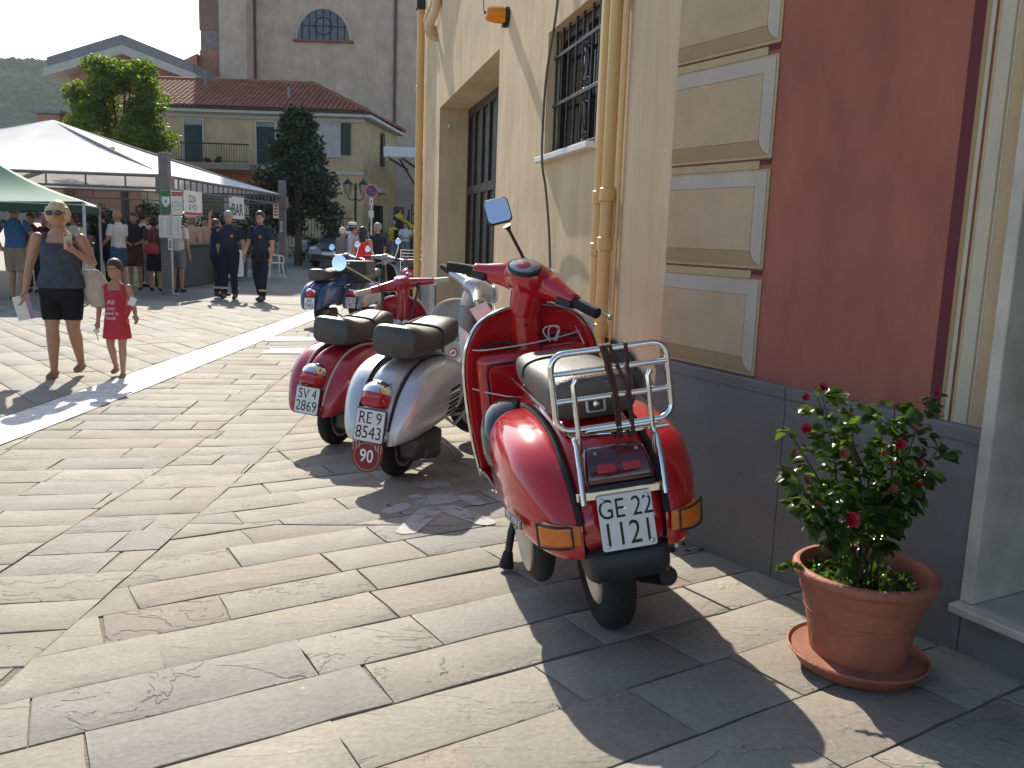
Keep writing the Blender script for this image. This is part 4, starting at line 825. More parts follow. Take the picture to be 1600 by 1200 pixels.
# ================================================================== POTTED ROSE
PX0,PY0=1.0,2.325; PZ=g(PX0,PY0)
M_TERRA=mat('terracotta_plastic',(.37,.125,.07),.6,0,.16,9,bump=.3,bscale=70,var2=(.27,.095,.058))
M_SOIL=mat('potting_soil',(.035,.025,.018),.95,0,.4,40,bump=1,bscale=60)
pot=empty('flower_pot',(PX0,PY0,PZ+.012),(0,0,0),'round terracotta coloured plastic pot holding the rose bush','pot'); pot.scale=(.965,.965,1.0)
prof=[(.0,.012),(.125,.012),(.130,.02),(.137,.06),(.155,.15),(.170,.205),(.172,.212),(.176,.215),(.178,.25),(.195,.258),(.201,.268),(.200,.280),(.192,.287),(.181,.286),(.176,.278),(.173,.26),(.166,.22),(.0,.215)]
MB().lathe(prof,64).build('pot_body',M_TERRA,pot,sharp=50)
MB().lathe([(.155,.1545),(.1585,.157),(.1605,.163),(.159,.166)],64).build('pot_band',M_TERRA,pot)
MB().lathe([(.0,.222),(.1,.228),(.15,.224),(.1715,.222)],40).build('soil',M_SOIL,pot)
sau=empty('saucer',(PX0,PY0,PZ+.004),(0,R(1),0),'shallow terracotta coloured saucer under the rose pot','saucer')
MB().lathe([(.0,.0),(.145,.0),(.165,.012),(.182,.046),(.187,.051),(.191,.047),(.187,.040)],64).build('dish',M_TERRA,sau,sharp=50)
MB().lathe([(.0,.005),(.145,.006),(.162,.016),(.178,.045)],64).build('dish_inside',mat('dusty_terracotta',(.30,.13,.075),.85,0,.35,14),sau)
def m_leaf(name,c1,c2,rough,tr):
    m,nt,b=nodes(name); L=nt.links.new; N=nt.nodes.new
    oi=N('ShaderNodeObjectInfo'); geo=N('ShaderNodeNewGeometry'); ad=N('ShaderNodeMath'); ad.operation='ADD'; L(oi.outputs['Random'],ad.inputs[0]); L(geo.outputs['Random Per Island'],ad.inputs[1]); fr=N('ShaderNodeMath'); fr.operation='FRACT'; L(ad.outputs[0],fr.inputs[0])
    rp=N('ShaderNodeValToRGB'); rp.color_ramp.elements[0].color=(*c1,1); rp.color_ramp.elements[1].color=(*c2,1); L(fr.outputs[0],rp.inputs[0]); L(rp.outputs[0],b.inputs['Base Color'])
    b.inputs['Roughness'].default_value=rough
    tl=N('ShaderNodeBsdfTranslucent'); mul=N('ShaderNodeMix'); mul.data_type='RGBA'; mul.blend_type='MULTIPLY'; mul.inputs[0].default_value=1; mul.inputs[7].default_value=(1.6,1.5,.5,1); L(rp.outputs[0],mul.inputs[6]); L(mul.outputs[2],tl.inputs['Color'])
    mx=N('ShaderNodeMixShader'); mx.inputs[0].default_value=tr; L(b.outputs[0],mx.inputs[1]); L(tl.outputs[0],mx.inputs[2])
    out=[n for n in nt.nodes if n.type=='OUTPUT_MATERIAL'][0]; L(mx.outputs[0],out.inputs[0]); return m
M_RLEAF=m_leaf('rose_leaf',(.030,.068,.018),(.09,.15,.032),.22,.5)
M_STEM=mat('rose_stem',(.045,.05,.022),.6,0,.4,30,var2=(.05,.028,.018))
M_PETAL=mat('rose_petal',(.30,.008,.020),.45,0,.25,40); M_PETAL2=mat('faded_petal',(.22,.065,.045),.7,0,.35,40); M_SEPAL=mat('sepal',(.05,.09,.02),.6)
plant=empty('rose_bush',(PX0-.015,PY0,PZ+.245),(0,0,0),'rose bush with dark glossy leaves and small red blooms growing in the terracotta pot','plant'); plant.scale=(.86,.88,1.0)
rr=random.Random(21)
def pt(*p): return V(p[0]-PX0,p[1]-PY0,p[2]-PZ-.245)
TIPS=[(.80,2.30,1.06),(.86,2.42,1.04),(.90,2.25,.99),(.95,2.4,1.02),(1.03,2.36,1.01),(1.09,2.40,1.02),(1.16,2.33,1.05),(1.17,2.4,1.0),(.74,2.33,.95),(.74,2.28,.86),(1.19,2.30,.92),(1.14,2.28,.86),(1.0,2.18,.92),(.83,2.22,.85),(1.06,2.2,.84),(.90,2.2,.80),(.77,2.26,.76),(1.12,2.45,.85)]
anchors=[]
for i,tip in enumerate(TIPS):
    T=pt(*tip); b0=V(rr.uniform(-.05,.06),rr.uniform(-.05,.05),-.02); mid=b0.lerp(T,.5)+V(rr.uniform(-.03,.03),rr.uniform(-.03,.03),.05)
    P=[V(*p) for p in spline([tuple(b0),tuple(b0.lerp(mid,.5)+V(rr.uniform(-.015,.015),rr.uniform(-.015,.015),0)),tuple(mid),tuple(mid.lerp(T,.5)+V(rr.uniform(-.02,.02),rr.uniform(-.02,.02),0)),tuple(T)],16)]
    MB().tube([tuple(p) for p in P],[.0045-.003*k/15 for k in range(16)],6).build('stem',M_STEM,plant)
    for k in range(4,16):
        for q in range(2 if k<8 else 3): anchors.append((P[k],(P[k]-P[max(0,k-1)]).normalized(),k/15))
def leaf_mesh(l,w,fold,curl):
    vs=[];fs=[]; n=5
    for i in range(n+1):
        t=i/n; ww=w*math.sin(PI*min(1,t*.92+.06))**.8*(1-.25*t); zz=-curl*l*(t**2)
        vs+= [(t*l,-ww,zz+fold*ww),(t*l,0,zz),(t*l,ww,zz+fold*ww)]
    for i in range(n):
        a=i*3; fs+=[(a,a+1,a+4,a+3),(a+1,a+2,a+5,a+4)]
    return vs,fs
LM=[]
for k in range(5):
    v_,f_=leaf_mesh(rr.uniform(.036,.050),rr.uniform(.018,.024),rr.uniform(.1,.4),rr.uniform(.05,.45)); me=bpy.data.meshes.new('leaf'); me.from_pydata(v_,[],f_); me.polygons.foreach_set('use_smooth',[True]*len(f_)); me.materials.append(M_RLEAF); LM.append((me,v_,f_))
rest=MB(); cnt=0
rr.shuffle(anchors)
for P,d,t in anchors:
    # a small spray of leaflets
    az=rr.uniform(0,2*PI); out=V(math.cos(az),math.sin(az),rr.uniform(-.2,.5)).normalized(); stalk=P+out*rr.uniform(.015,.045)
    for q in range(rr.choice((1,2,3,3))):
        o2=(out+V(rr.uniform(-.8,.8),rr.uniform(-.8,.8),rr.uniform(-.6,.4))).normalized()
        nrm=V(rr.uniform(-.5,.5),rr.uniform(-.7,.3),1).normalized()
        M=frame(stalk+o2*.004,o2,nrm.cross(o2)); s_=rr.uniform(.65,1.12); M=M@Matrix.Scale(s_,4)
        me,v_,f_=rr.choice(LM)
        if cnt<290 and rr.random()<.6:
            o=bpy.data.objects.new('leaf',me); COL.objects.link(o); o.parent=plant; o.matrix_basis=M; cnt+=1
        else: rest.add(v_,f_,M)
tag(rest.build('small_foliage',M_RLEAF,plant,sharp=180),kind='stuff')
# low cover in the pot and a trailing sprig
gc=MB()
for k in range(420):
    a=rr.uniform(0,2*PI); r=.165*math.sqrt(rr.random()); p=V(r*math.cos(a),r*math.sin(a)-.0,rr.uniform(-.01,.035)); o2=V(rr.uniform(-1,1),rr.uniform(-1,1),rr.uniform(-.1,.9)).normalized()
    gc.add(*LM[k%5][1:],frame(p,o2,V(rr.uniform(-1,1),rr.uniform(-1,1),.3))@Matrix.Scale(rr.uniform(.32,.6),4))
tag(gc.build('ground_cover',M_RLEAF,plant,sharp=180),kind='stuff')
sp=spline([(-.12,-.02,.0),(-.19,-.03,.045),(-.235,-.02,.055),(-.265,-.02,.045)],10); sg_=MB().tube([tuple(p) for p in sp],.002,5)
sg_.build('trailing_stem',M_STEM,plant); sg2=MB()
for p in sp[2:]:
    for q in range(5): sg2.add(*LM[q][1:],frame(V(*p),V(rr.uniform(-1,1),rr.uniform(-1,1),rr.uniform(-.3,1)),V(0,0,1))@Matrix.Scale(rr.uniform(.3,.5),4))
tag(sg2.build('trailing_leaves',M_RLEAF,plant,sharp=180),kind='stuff')
def flower(p,s,mt,n=14):
    mb=MB()
    for k in range(n):
        a=k*2.4; lay=k/n; rad=s*(.25+.75*lay); out=V(math.cos(a),math.sin(a),.25+.9*(1-lay)).normalized(); side=V(-math.sin(a),math.cos(a),0)
        vs=[];fs=[]
        for i in range(4):
            for j in range(4):
                u=i/3; w=(j/3-.5)*2; c=p+out*(rad*u*.9)+side*(w*rad*.55*(.5+.8*u))+V(0,0,1)*(rad*.35*u*u*(1-lay)-.3*rad*abs(w)*(1-lay)+rr.uniform(-.12,.12)*rad*u)-out*(.2*rad*w*w)
                vs.append(tuple(c))
        for i in range(3):
            for j in range(3): fs.append((i*4+j,i*4+j+1,i*4+j+5,i*4+j+4))
        mb.add(vs,fs)
    Rm=Matrix.Translation(p)@Matrix.Rotation(R(55)+rr.uniform(-.5,.5),4,'X')@Matrix.Rotation(rr.uniform(-.5,.5),4,'Y')@Matrix.Translation(-p); mb.v=[tuple(Rm@Vector(v)) for v in mb.v]
    o=mb.build('flower',mt,plant,sharp=180); return o
for (x,y,z,s,mt) in [(.81,2.28,1.085,.024,M_PETAL),(.755,2.27,1.06,.018,M_PETAL),(.765,2.27,.975,.026,M_PETAL),(.735,2.27,.91,.014,M_PETAL2),(.88,2.14,.765,.036,M_PETAL),(.765,2.22,.845,.026,M_PETAL2),(.79,2.18,.79,.02,M_PETAL2),(1.05,2.25,.945,.028,M_PETAL),(.995,2.22,.92,.024,M_PETAL2),(1.01,2.2,.905,.02,M_PETAL),(1.12,2.26,.895,.022,M_PETAL),(1.095,2.2,.85,.020,M_PETAL),(1.165,2.29,1.08,.014,M_PETAL),(.86,2.2,.925,.024,M_PETAL2),(1.02,2.2,.835,.022,M_PETAL2),(1.09,2.26,.99,.016,M_PETAL2)]:
    flower(pt(x,y,z),s*.8,mt)
# ================================================================== PEOPLE
SKIN=mat('skin_tan',(.42,.22,.14),.5,0,.08,12,sss=.12); SKIN2=mat('skin_light',(.50,.28,.19),.5,0,.08,12,sss=.12); SKIN3=mat('skin_deep',(.30,.15,.09),.5,0,.08,12,sss=.1)
def cloth(n,c,var=.14,rough=.85): return mat('cloth_'+n,c,rough,0,var,14,bump=.35,bscale=45,spec=.2)
def hairm(n,c): return mat('hair_'+n,c,.5,0,.35,60,bump=.6,bscale=90)
def limb(mb,P,Rr,seg=12):
    P=[V(*p) for p in P]
    mb.tube([tuple(p) for p in P],Rr,seg)
    for p,r in ((P[0],Rr[0]),(P[-1],Rr[-1])): mb.ball(tuple(p),r,seg,8)
def ell(mb,rows,seg=20,tw=0):
    "rows: x,y,z,rx,ry"
    mb.loft([[(x+rx*math.cos(2*PI*k/seg),y+ry*math.sin(2*PI*k/seg)*(1.0),z) for k in range(seg)] for x,y,z,rx,ry in spline(rows,max(8,len(rows)*3))],True)
def hand(mb,w,d,side,s=1,curl=.5,grip=None):
    "palm and five bent fingers at wrist w pointing along d; side = thumb direction"
    w=V(*w); d=V(*d).normalized(); side=V(*side); side=(side-d*side.dot(d)).normalized(); n=d.cross(side)
    mb.tube([tuple(w-d*.01*s),tuple(w+d*.05*s),tuple(w+d*.085*s)],[.024*s,.034*s,.03*s],10,flat=1)
    for k,(o,l) in enumerate(((.027,.065),(.010,.075),(-.008,.07),(-.024,.055))):
        b=w+d*.08*s+side*o*s; c=curl; p1=b+(d*math.cos(c)+n*math.sin(c))*l*.5*s; p2=p1+(d*math.cos(2.1*c)+n*math.sin(2.1*c))*l*.5*s
        mb.tube([tuple(b),tuple(p1),tuple(p2)],[.0095*s,.009*s,.0075*s],7)
    b=w+d*.025*s+side*.03*s; p1=b+(d*.6+side*.7+n*.3).normalized()*.035*s; p2=p1+(d*.9+n*.5).normalized()*.03*s
    mb.tube([tuple(b),tuple(p1),tuple(p2)],[.012*s,.0105*s,.009*s],7)
def person(loc,face,h,label,top,top_mat,bottom,bot_mat,skin=SKIN,hair='short',hair_mat=None,la=None,ra=None,ll=None,rl=None,lean=0,fat=1.0,shoe=None,group=None,headyaw=0,sleeve='short',detail=True,female=False,kid=False,hat=None,vox=.011,extra=None,sock=None,z=None,belly=0):
    """face: azimuth the person looks towards (0=+Y). local frame: x = person's left... built facing -Y, then turned.
    la/ra: (elbow, wrist) offsets from the shoulder in units of body height; ll/rl: (knee, ankle) absolute in body heights"""
    x,y=loc; zz=g(x,y) if z is None else z
    t=empty('person',(x,y,zz),(0,0,R(180)-R(face)),label,'person',group)
    H=h; f=fat
    hh=H/7.0 if not kid else H/6.0
    sh=H*(.802 if not kid else .772); hip=H*(.515 if not kid else .49); sw=H*(.108 if female else .118)*(1.0 if not kid else .95)*(.5+.5*f); hw=H*.055
    ls=-1   # person's left is at +x when facing -Y
    SL=V(sw,0,sh); SR=V(-sw,0,sh)
    la=la or ((.025,.0,-.165),(.03,-.03,-.315)); ra=ra or ((-.025,.0,-.165),(-.03,-.03,-.315))
    LE=SL+V(*la[0])*H; LW=SL+V(*la[1])*H; RE=SR+V(*ra[0])*H; RW=SR+V(*ra[1])*H
    ll=ll or ((.055,-.005,.285),(.055,.01,.045)); rl=rl or ((-.055,-.005,.285),(-.055,.01,.045))
    LK=V(*ll[0])*H; LA=V(*ll[1])*H; RK=V(*rl[0])*H; RA=V(*rl[1])*H; LH=V(hw,0,hip); RH=V(-hw,0,hip)
    k=H/1.7
    def torso(mb,e=0,z0=None,z1=None,flare=0):
        rows=[(0,.0,hip-.06*H,.085*k*f+e,.075*k*f+e),(0,.005*k,hip,.163*k*f*(1.06 if female else 1)+e+flare,.112*k*f+e+flare),(0,.0,hip+.06*H,.152*k*f+e+flare*.7,.108*k*f+e+belly*.6+flare*.6),(0,-.003*k-belly*.4,hip+.12*H,.138*k*f+e+flare*.3,.102*k*f+e+belly),(0,0,hip+.19*H,.150*k*f+e,.108*k*f+e+(.012*k if female else 0)),(0,.005*k,sh-.035*H,.152*k*(.6+.4*f)+e,.098*k*(.7+.3*f)+e),(0,.01*k,sh+.012*H,.112*k+e,.075*k+e),(0,.012*k,sh+.035*H,.075*k+e*.6,.058*k+e*.5),(0,.012*k,sh+.052*H,.05*k+e*.5,.048*k+e*.5)]
        if z0 is not None: rows=[r for r in rows if r[2]>=z0]
        if z1 is not None: rows=[r for r in rows if r[2]<=z1]
        ell(mb,rows)
    headc=V(0,-.012*k,H-hh*.50)
    hd=Matrix.Translation(headc)@Matrix.Rotation(R(headyaw),4,'Z')
    # ---- body, one continuous skin
    b=MB(); torso(b)
    b.tube([(0,.012*k,sh-.01*H),(0,.004*k,sh+.05*H),(0,-.008*k,H-hh*.75)],[.058*k,.050*k,.048*k],12)
    rx=hh*.335
    b.ball((0,.004,.06*hh),(rx,hh*.41,hh*.44),20,14,hd); b.ball((0,-hh*.10,-.22*hh),(rx*.78,hh*.30,hh*.30),16,10,hd)   # skull, jaw
    b.tube([(0,-hh*.40,.06*hh),(0,-hh*.475,-.09*hh),(0,-hh*.40,-.12*hh)],[hh*.03,hh*.055,hh*.05],8,hd)                  # nose
    for s_ in (-1,1):
        b.ball((s_*rx*.98,hh*.04,-.02*hh),(hh*.045,hh*.075,hh*.11),8,8,hd)                                               # ears
        b.ball((s_*hh*.145,-hh*.36,.075*hh),(hh*.085,hh*.05,hh*.03),8,6,hd)                                              # brow
    b.ball((0,-hh*.375,-.245*hh),(hh*.12,hh*.045,hh*.035),10,6,hd)                                                       # mouth
    for S_,E_,W_,sd in ((SL,LE,LW,1),(SR,RE,RW,-1)):
        limb(b,[S_*1.0-V(0,0,.01*H),S_.lerp(E_,.5),E_,E_.lerp(W_,.35),W_],[.052*k*(.55+.45*f),.046*k*(.55+.45*f),.038*k*(.6+.4*f),.038*k,.026*k])
        hand(b,W_,W_-E_,V(0,-1,0.0) if abs((W_-E_).normalized().y)<.8 else V(0,0,1),(1.0 if not kid else .72)*k if not kid else .72,.35)
    for H_,K_,A_ in ((LH,LK,LA),(RH,RK,RA)):
        limb(b,[H_+V(0,0,-.01*H),H_.lerp(K_,.45),K_,K_.lerp(A_,.3)+V(0,.012*k,0),K_.lerp(A_,.7),A_],[.092*k*f,.082*k*f,.056*k*(.4+.6*f),.057*k*(.4+.6*f),.042*k*(.5+.5*f),.034*k])
        b.tube([tuple(A_+V(0,.03*k,-.015*H)),tuple(A_+V(0,-.04*k,-.02*H)),tuple(A_+V(0,-.13*k,-.032*H))],[.034*k,.036*k,.026*k],10)
    body=b.build('body',skin,t); remesh(body,vox,4)
    # ---- clothing
    if top:
        c=MB()
        if top=='tank': torso(c,.012,hip-.001,sh-.02*H,flare=.03*k)
        elif top=='dress': torso(c,.010,hip+.0,sh-.02*H)
        else: torso(c,.013,hip-.001,None)
        if top in('tank','dress'):
            for s_ in (1,-1): c.tube([(s_*sw*.62,-.07*k,sh-.05*H),(s_*sw*.60,-.03*k,sh+.012*H),(s_*sw*.62,.05*k,sh-.02*H),(s_*sw*.6,.085*k,sh-.08*H)],[.028*k]*4,8)
            ell(c,[(0,0,sh-.10*H,.150*k*(.6+.4*f)+.010,.108*k*f+.012),(0,0,sh-.045*H,.135*k*(.6+.4*f)+.008,.098*k+.01)])
        if top=='dress':
            ell(c,[(0,0,hip+.05*H,.150*k*f+.012,.115*k*f+.012),(0,0,hip-.06*H,.18*k*f+.01,.14*k*f+.01),(0,.0,hip-.16*H,.205*k*f+.01,.155*k*f+.01)])
        if top in ('tee','shirt','polo'):
            for S_,E_,W_ in ((SL,LE,LW),(SR,RE,RW)):
                e_=.72 if top!='shirt' else 1.0
                c.tube([tuple(S_+V(0,0,.0)),tuple(S_.lerp(E_,.45)),tuple(S_.lerp(E_,e_))],[.055*k,.060*k,.064*k],12); c.ball(tuple(S_),.055*k,12,8)
                if top=='shirt': c.tube([tuple(E_),tuple(E_.lerp(W_,.9))],[.055*k,.042*k],12); c.ball(tuple(E_),.056*k,10,8)
        ob=c.build('top',top_mat,t); remesh(ob,vox,3)
    if bottom:
        c=MB(); ell(c,[(0,0,hip-.075*H,.11*k*f,.09*k*f),(0,.004,hip-.01*H,.166*k*f*(1.06 if female else 1)+.006,.117*k*f+.008),(0,0,hip+.05*H,.155*k*f+.006,.112*k*f+.008+belly*.6),(0,0,hip+.075*H,.147*k*f+.006,.108*k*f+.008+belly*.8)])
        if bottom=='skirt': 
            ell(c,[(0,0,hip,.172*k*f,.125*k*f),(0,0,hip-.1*H,.19*k*f,.15*k*f),(0,0,hip-.25*H,.205*k*f,.17*k*f)])
        else:
            for H_,K_,A_ in ((LH,LK,LA),(RH,RK,RA)):
                if bottom=='shorts': P=[H_,H_.lerp(K_,.5),H_.lerp(K_,.92)]; Q=[.104*k*f,.098*k*f,.092*k*f]
                elif bottom=='tight': P=[H_,H_.lerp(K_,.5),H_.lerp(K_,.80)]; Q=[.099*k*f,.090*k*f,.077*k*f]
                else: P=[H_,H_.lerp(K_,.5),K_,K_.lerp(A_,.5),K_.lerp(A_,.93)]; Q=[.103*k*f,.094*k*f,.078*k,.07*k,.066*k]
                c.tube([tuple(p) for p in P],Q,12); c.ball(tuple(H_),Q[0],12,8)
                if bottom=='trousers': c.ball(tuple(K_),.078*k,10,8)
        ob=c.build('bottoms',bot_mat,t); remesh(ob,vox,3)
    # ---- hair
    hm=hair_mat or hairm('dark',(.025,.018,.013))
    if hair!='bald':
        c=MB(); c.ball((0,hh*.055,.115*hh),(rx*1.10,hh*.44,hh*.43),18,12,hd)
        if hair in('bob','long'):
            for s_ in (-1,1): c.tube([(s_*rx*.85,-hh*.02,.25*hh),(s_*rx*1.08,hh*.02,-.02*hh),(s_*rx*.98,hh*.06,-.28*hh)],[hh*.14,hh*.15,hh*.11],10,hd)
            c.ball((0,hh*.24,-.12*hh),(rx*1.0,hh*.24,hh*.36),14,10,hd)
        if hair=='long': c.tube([(0,hh*.3,0),(0,hh*.36,-.5*hh),(0,hh*.34,-1.05*hh)],[hh*.38,hh*.36,hh*.26],14,hd)
        if hair=='tied':
            for s_ in (-1,1): c.tube([(s_*rx*.9,hh*.05,.1*hh),(s_*rx*.98,hh*.14,-.15*hh)],[hh*.12,hh*.10],10,hd)
            c.ball((0,hh*.42,.0),(hh*.16,hh*.16,hh*.18),10,8,hd)
        ob=c.build('hair',hm,t); remesh(ob,.009,2)
        # cut the face free
        bm=MB(); bm.box(-.5,.5,-hh*1.2,-hh*.215,-hh*1.2,.235*hh,hd); 
        if hair in('bob','long'): bm=MB(); bm.box(-rx*.86,rx*.86,-hh*1.2,-hh*.16,-hh*1.2,.22*hh,hd)
        cut=bm.build('cutter',None); cut.hide_render=True; cut.hide_viewport=True
        bo=ob.modifiers.new('b','BOOLEAN'); bo.operation='DIFFERENCE'; bo.object=cut; bo.solver='EXACT'
        CUTS.append((ob,cut))
    else: pass
    # ---- shoes
    sm=shoe or cloth('shoe_dark',(.03,.028,.027))
    for A_ in (LA,RA):
        c=MB(); c.tube([tuple(A_+V(0,.045*k,-.022*H)),tuple(A_+V(0,.0,-.026*H)),tuple(A_+V(0,-.06*k,-.030*H)),tuple(A_+V(0,-.15*k,-.034*H))],[.034*k,.042*k,.042*k,.033*k],12); 
        if sock=='boot': c.tube([tuple(A_+V(0,.01,-.02*H)),tuple(A_+V(0,.012,.05*H))],[.05*k,.052*k],12)
        ob=c.build('shoe',sm,t); remesh(ob,.010,3)
    # ---- eyes
    if detail:
        for s_ in (-1,1): MB().ball((s_*hh*.15,-hh*.385,.02*hh),(hh*.05,hh*.03,hh*.028),8,6,hd).build('eye',mat('eye_dark',(.03,.02,.015),.2),body)
    t['_']=0; del t['_']
    return dict(t=t,body=body,hd=hd,hh=hh,LW=LW,RW=RW,LE=LE,RE=RE,SL=SL,SR=SR,k=k,H=H,hip=hip,sh=sh,sw=sw)
CUTS=[]
W=lambda p,q: p['t'].matrix_world@q
def world_of(p):
    t=p['t']; return Matrix.Translation(t.location)@Euler(t.rotation_euler).to_matrix().to_4x4()
M_NAVY=cloth('navy',(.018,.022,.040)); M_DKNAVY=cloth('dark_navy',(.014,.016,.026)); M_WHT=cloth('white',(.62,.62,.63)); M_KHAKI=cloth('khaki',(.27,.215,.15)); M_BLK=cloth('black',(.016,.015,.016)); M_GRYC=cloth('grey',(.19,.19,.20)); M_BLUT=cloth('blue',(.045,.12,.27)); M_DENIM=cloth('denim',(.05,.10,.20)); M_SLATE=cloth('slate_melange',(.062,.072,.095),.3); M_REDC=cloth('red',(.42,.035,.05)); M_YELC=cloth('yellow',(.55,.48,.03)); M_PNK=cloth('pale_pink',(.55,.46,.50)); M_MAR=cloth('maroon',(.12,.02,.03)); M_BROWN=cloth('brown',(.10,.055,.035))
H_BLOND=hairm('blonde',(.55,.42,.24)); H_BRN=hairm('brown',(.075,.04,.022)); H_GREY=hairm('grey',(.28,.27,.26)); H_WHITE=hairm('white',(.55,.52,.47)); H_BLK=hairm('black',(.012,.010,.010))
M_SANDAL=mat('sandal',(.25,.13,.09),.6,0,.1)
# woman and girl walking towards the camera (they face azimuth ~178)
w_=person((-4.22,8.17),172,1.63,'blonde woman in sunglasses and grey sleeveless top walking with a phone','tank',M_SLATE,'tight',M_BLK,skin=SKIN,hair='bob',hair_mat=H_BLOND,female=True,fat=1.13,
  la=((.055,.02,-.15),(-.005,-.10,-.075)),ra=((-.055,.015,-.165),(-.075,-.02,-.32)),ll=((.06,-.02,.285),(.062,.075,.075)),rl=((-.05,-.03,.285),(-.055,-.02,.045)),shoe=M_SANDAL,vox=.009)
Wm=world_of(w_)
def thing_at(name,p,off,label,cat,rot=(0,0,0)):
    M=world_of(p); e=empty(name,tuple(M@off),(rot[0],rot[1],rot[2]+p['t'].rotation_euler.z),label,cat); return e
sg=empty('sunglasses',(0,0,0)); sg.parent=w_['t']; sg.matrix_basis=w_['hd']
for s_ in (-1,1): MB().ball((s_*w_['hh']*.17,-w_['hh']*.40,.03*w_['hh']),(w_['hh']*.145,w_['hh']*.06,w_['hh']*.10),12,8).build('sunglass_lens',M_GLB,sg)
for s_ in (-1,1): MB().tube([(s_*w_['hh']*.29,-w_['hh']*.36,.05*w_['hh']),(s_*w_['hh']*.35,w_['hh']*.02,.05*w_['hh'])],.005,6).build('sunglass_arm',M_GLB,sg)
ph=thing_at('phone',w_,w_['LW']+V(-.03,-.05,.085),'pale gold mobile phone held up in the blonde woman\'s hand','phone',(R(8),R(4),0))
MB().box(-.038,.038,-.004,.004,-.075,.075).build('phone_case',mat('gold_phone',(.50,.40,.28),.35,.3),ph,bevel=.006); MB().box(-.028,-.014,-.0052,-.0042,.045,.066).build('camera_bump',M_GLB,ph)
bk=thing_at('booklet',w_,w_['RW']+V(-.01,-.03,-.125),'white and lilac booklet hanging from the blonde woman\'s hand','booklet',(R(4),R(-12),R(15)))
MB().box(-.07,.07,-.004,.004,-.125,.10).build('pages',M_PAPER,bk,bevel=.002); MB().box(.03,.072,-.0055,-.0045,-.125,.10).build('lilac_cover_strip',mat('lilac_print',(.36,.24,.38),.6),bk)
bg_=thing_at('shoulder_bag',w_,V(.29,.06,.86),'cream canvas shoulder bag at the blonde woman\'s hip','bag',(0,0,R(10)))
rows=[(.03,0,-.21,.04,.03),(.02,0,-.17,.09,.06),(0,0,-.05,.125,.08),(-.02,0,.07,.10,.06),(-.04,0,.15,.06,.03)]
mb=MB(); ell(mb,rows); mb.build('bag_body',cloth('cream',(.50,.42,.34)),bg_); MB().tube([tuple(p) for p in spline([(-.03,-.03,.13),(-.07,-.07,.33),(-.115,-.06,.48),(-.13,.0,.525),(-.11,.06,.45),(-.06,.07,.3),(-.03,.03,.13)],24)],.009,8,flat=.5).build('bag_strap',MATS['cloth_cream'],bg_)
gl=person((-3.76,8.26),176,1.12,'little girl in a red sleeveless dress printed with white writing','dress',cloth('red_dress',(.48,.045,.065)),None,None,skin=SKIN,hair='tied',hair_mat=H_BRN,kid=True,fat=.92,
  la=((.035,.0,-.15),(.075,-.07,-.235)),ra=((-.03,.01,-.16),(-.03,-.04,-.30)),ll=((.05,-.03,.27),(.05,-.035,.045)),rl=((-.05,-.02,.27),(-.045,.07,.075)),shoe=M_SANDAL,vox=.0075)
tx=MB(); gM=frame((0,-.118,.70),(1,0,0),(0,0,1))
for k,(s_,z_) in enumerate((('All',.055),('you',.0),('need is',-.045),('love',-.09))): text_mesh(tx,s_,.062 if k==0 else .05,frame((0,-.130 if k<2 else -.137,.665+z_),(1,0,0),(0,-.05,1)),.0008)
tag(tx.build('dress_lettering',M_WHT,gl['t'],smooth=False),kind='stuff')
bp=empty('shoulder_strap',(0,0,0)); bpy.data.objects.remove(bp)
wr=thing_at('folded_paper',gl,gl['LW']+V(-.02,-.03,.12),'folded white and red paper in the girl\'s raised hand','paper',(0,R(25),R(10))); MB().box(-.03,.03,-.003,.003,-.03,.05).build('sheet',M_PAPER,wr,bevel=.001); MB().box(-.028,.028,-.006,-.0035,-.13,-.03).build('red_sheet',cloth('red_print',(.4,.06,.08)),wr)
sn=thing_at('snack',gl,gl['RW']+V(-.005,-.035,-.085),'small white snack in the girl\'s lowered hand','food'); mb=MB(); mb.ball((0,0,0),(.028,.024,.026),12,8); mb.build('bun',M_PAPER,sn); MB().tube([(0,0,-.02),(.02,-.01,-.09)],.004,6).build('stick',mat('wood_stick',(.35,.24,.12),.7),sn)
# rescue volunteers
FG='uniformed volunteers'
M_UNI=cloth('uniform_navy',(.020,.026,.052)); M_UNIT=cloth('uniform_trouser',(.014,.016,.028)); M_BOOT=mat('boot_leather',(.02,.019,.018),.5,0,.2,20); M_REFL=mat('reflective_band',(.45,.36,.26),.4,0,.1,20)
def volunteer(loc,face,h,label,**kw):
    p=person(loc,face,h,label,'polo',M_UNI,'trousers',M_UNIT,shoe=M_BOOT,sock='boot',group=FG,**kw)
    for A_ in (kw.get('ll',((0,0,0),(.055,.01,.045)))[1],kw.get('rl',((0,0,0),(-.055,.01,.045)))[1]):
        c=V(*A_)*p['H']; MB().lathe([(.071*p['k'],-.02),(.073*p['k'],-.018),(.073*p['k'],.018),(.071*p['k'],.02)],16,Matrix.Translation(c+V(0,.0,.075*p['H']))).build('reflective_band',M_REFL,p['t'])
    MB().lathe([(.035,0),(.033,.004),(.01,.005)],14,frame((.085*p['k'],-.128*p['k'],p['sh']-.085*p['H']),(1,0,0),(0,-.1,1))).build('chest_badge',mat('orange_badge',(.6,.14,.04),.6),p['t'])
    return p
volunteer((-5.86,18.05),176,1.77,'grey-haired volunteer in navy uniform raising one fist',hair='short',hair_mat=H_GREY,fat=1.12,belly=.02,ra=((-.09,-.02,-.05),(-.075,-.03,.12)),la=((.03,.01,-.165),(.05,-.03,-.31)),ll=((.055,-.03,.28),(.06,.0,.045)),rl=((-.05,-.02,.28),(-.05,-.06,.05)))
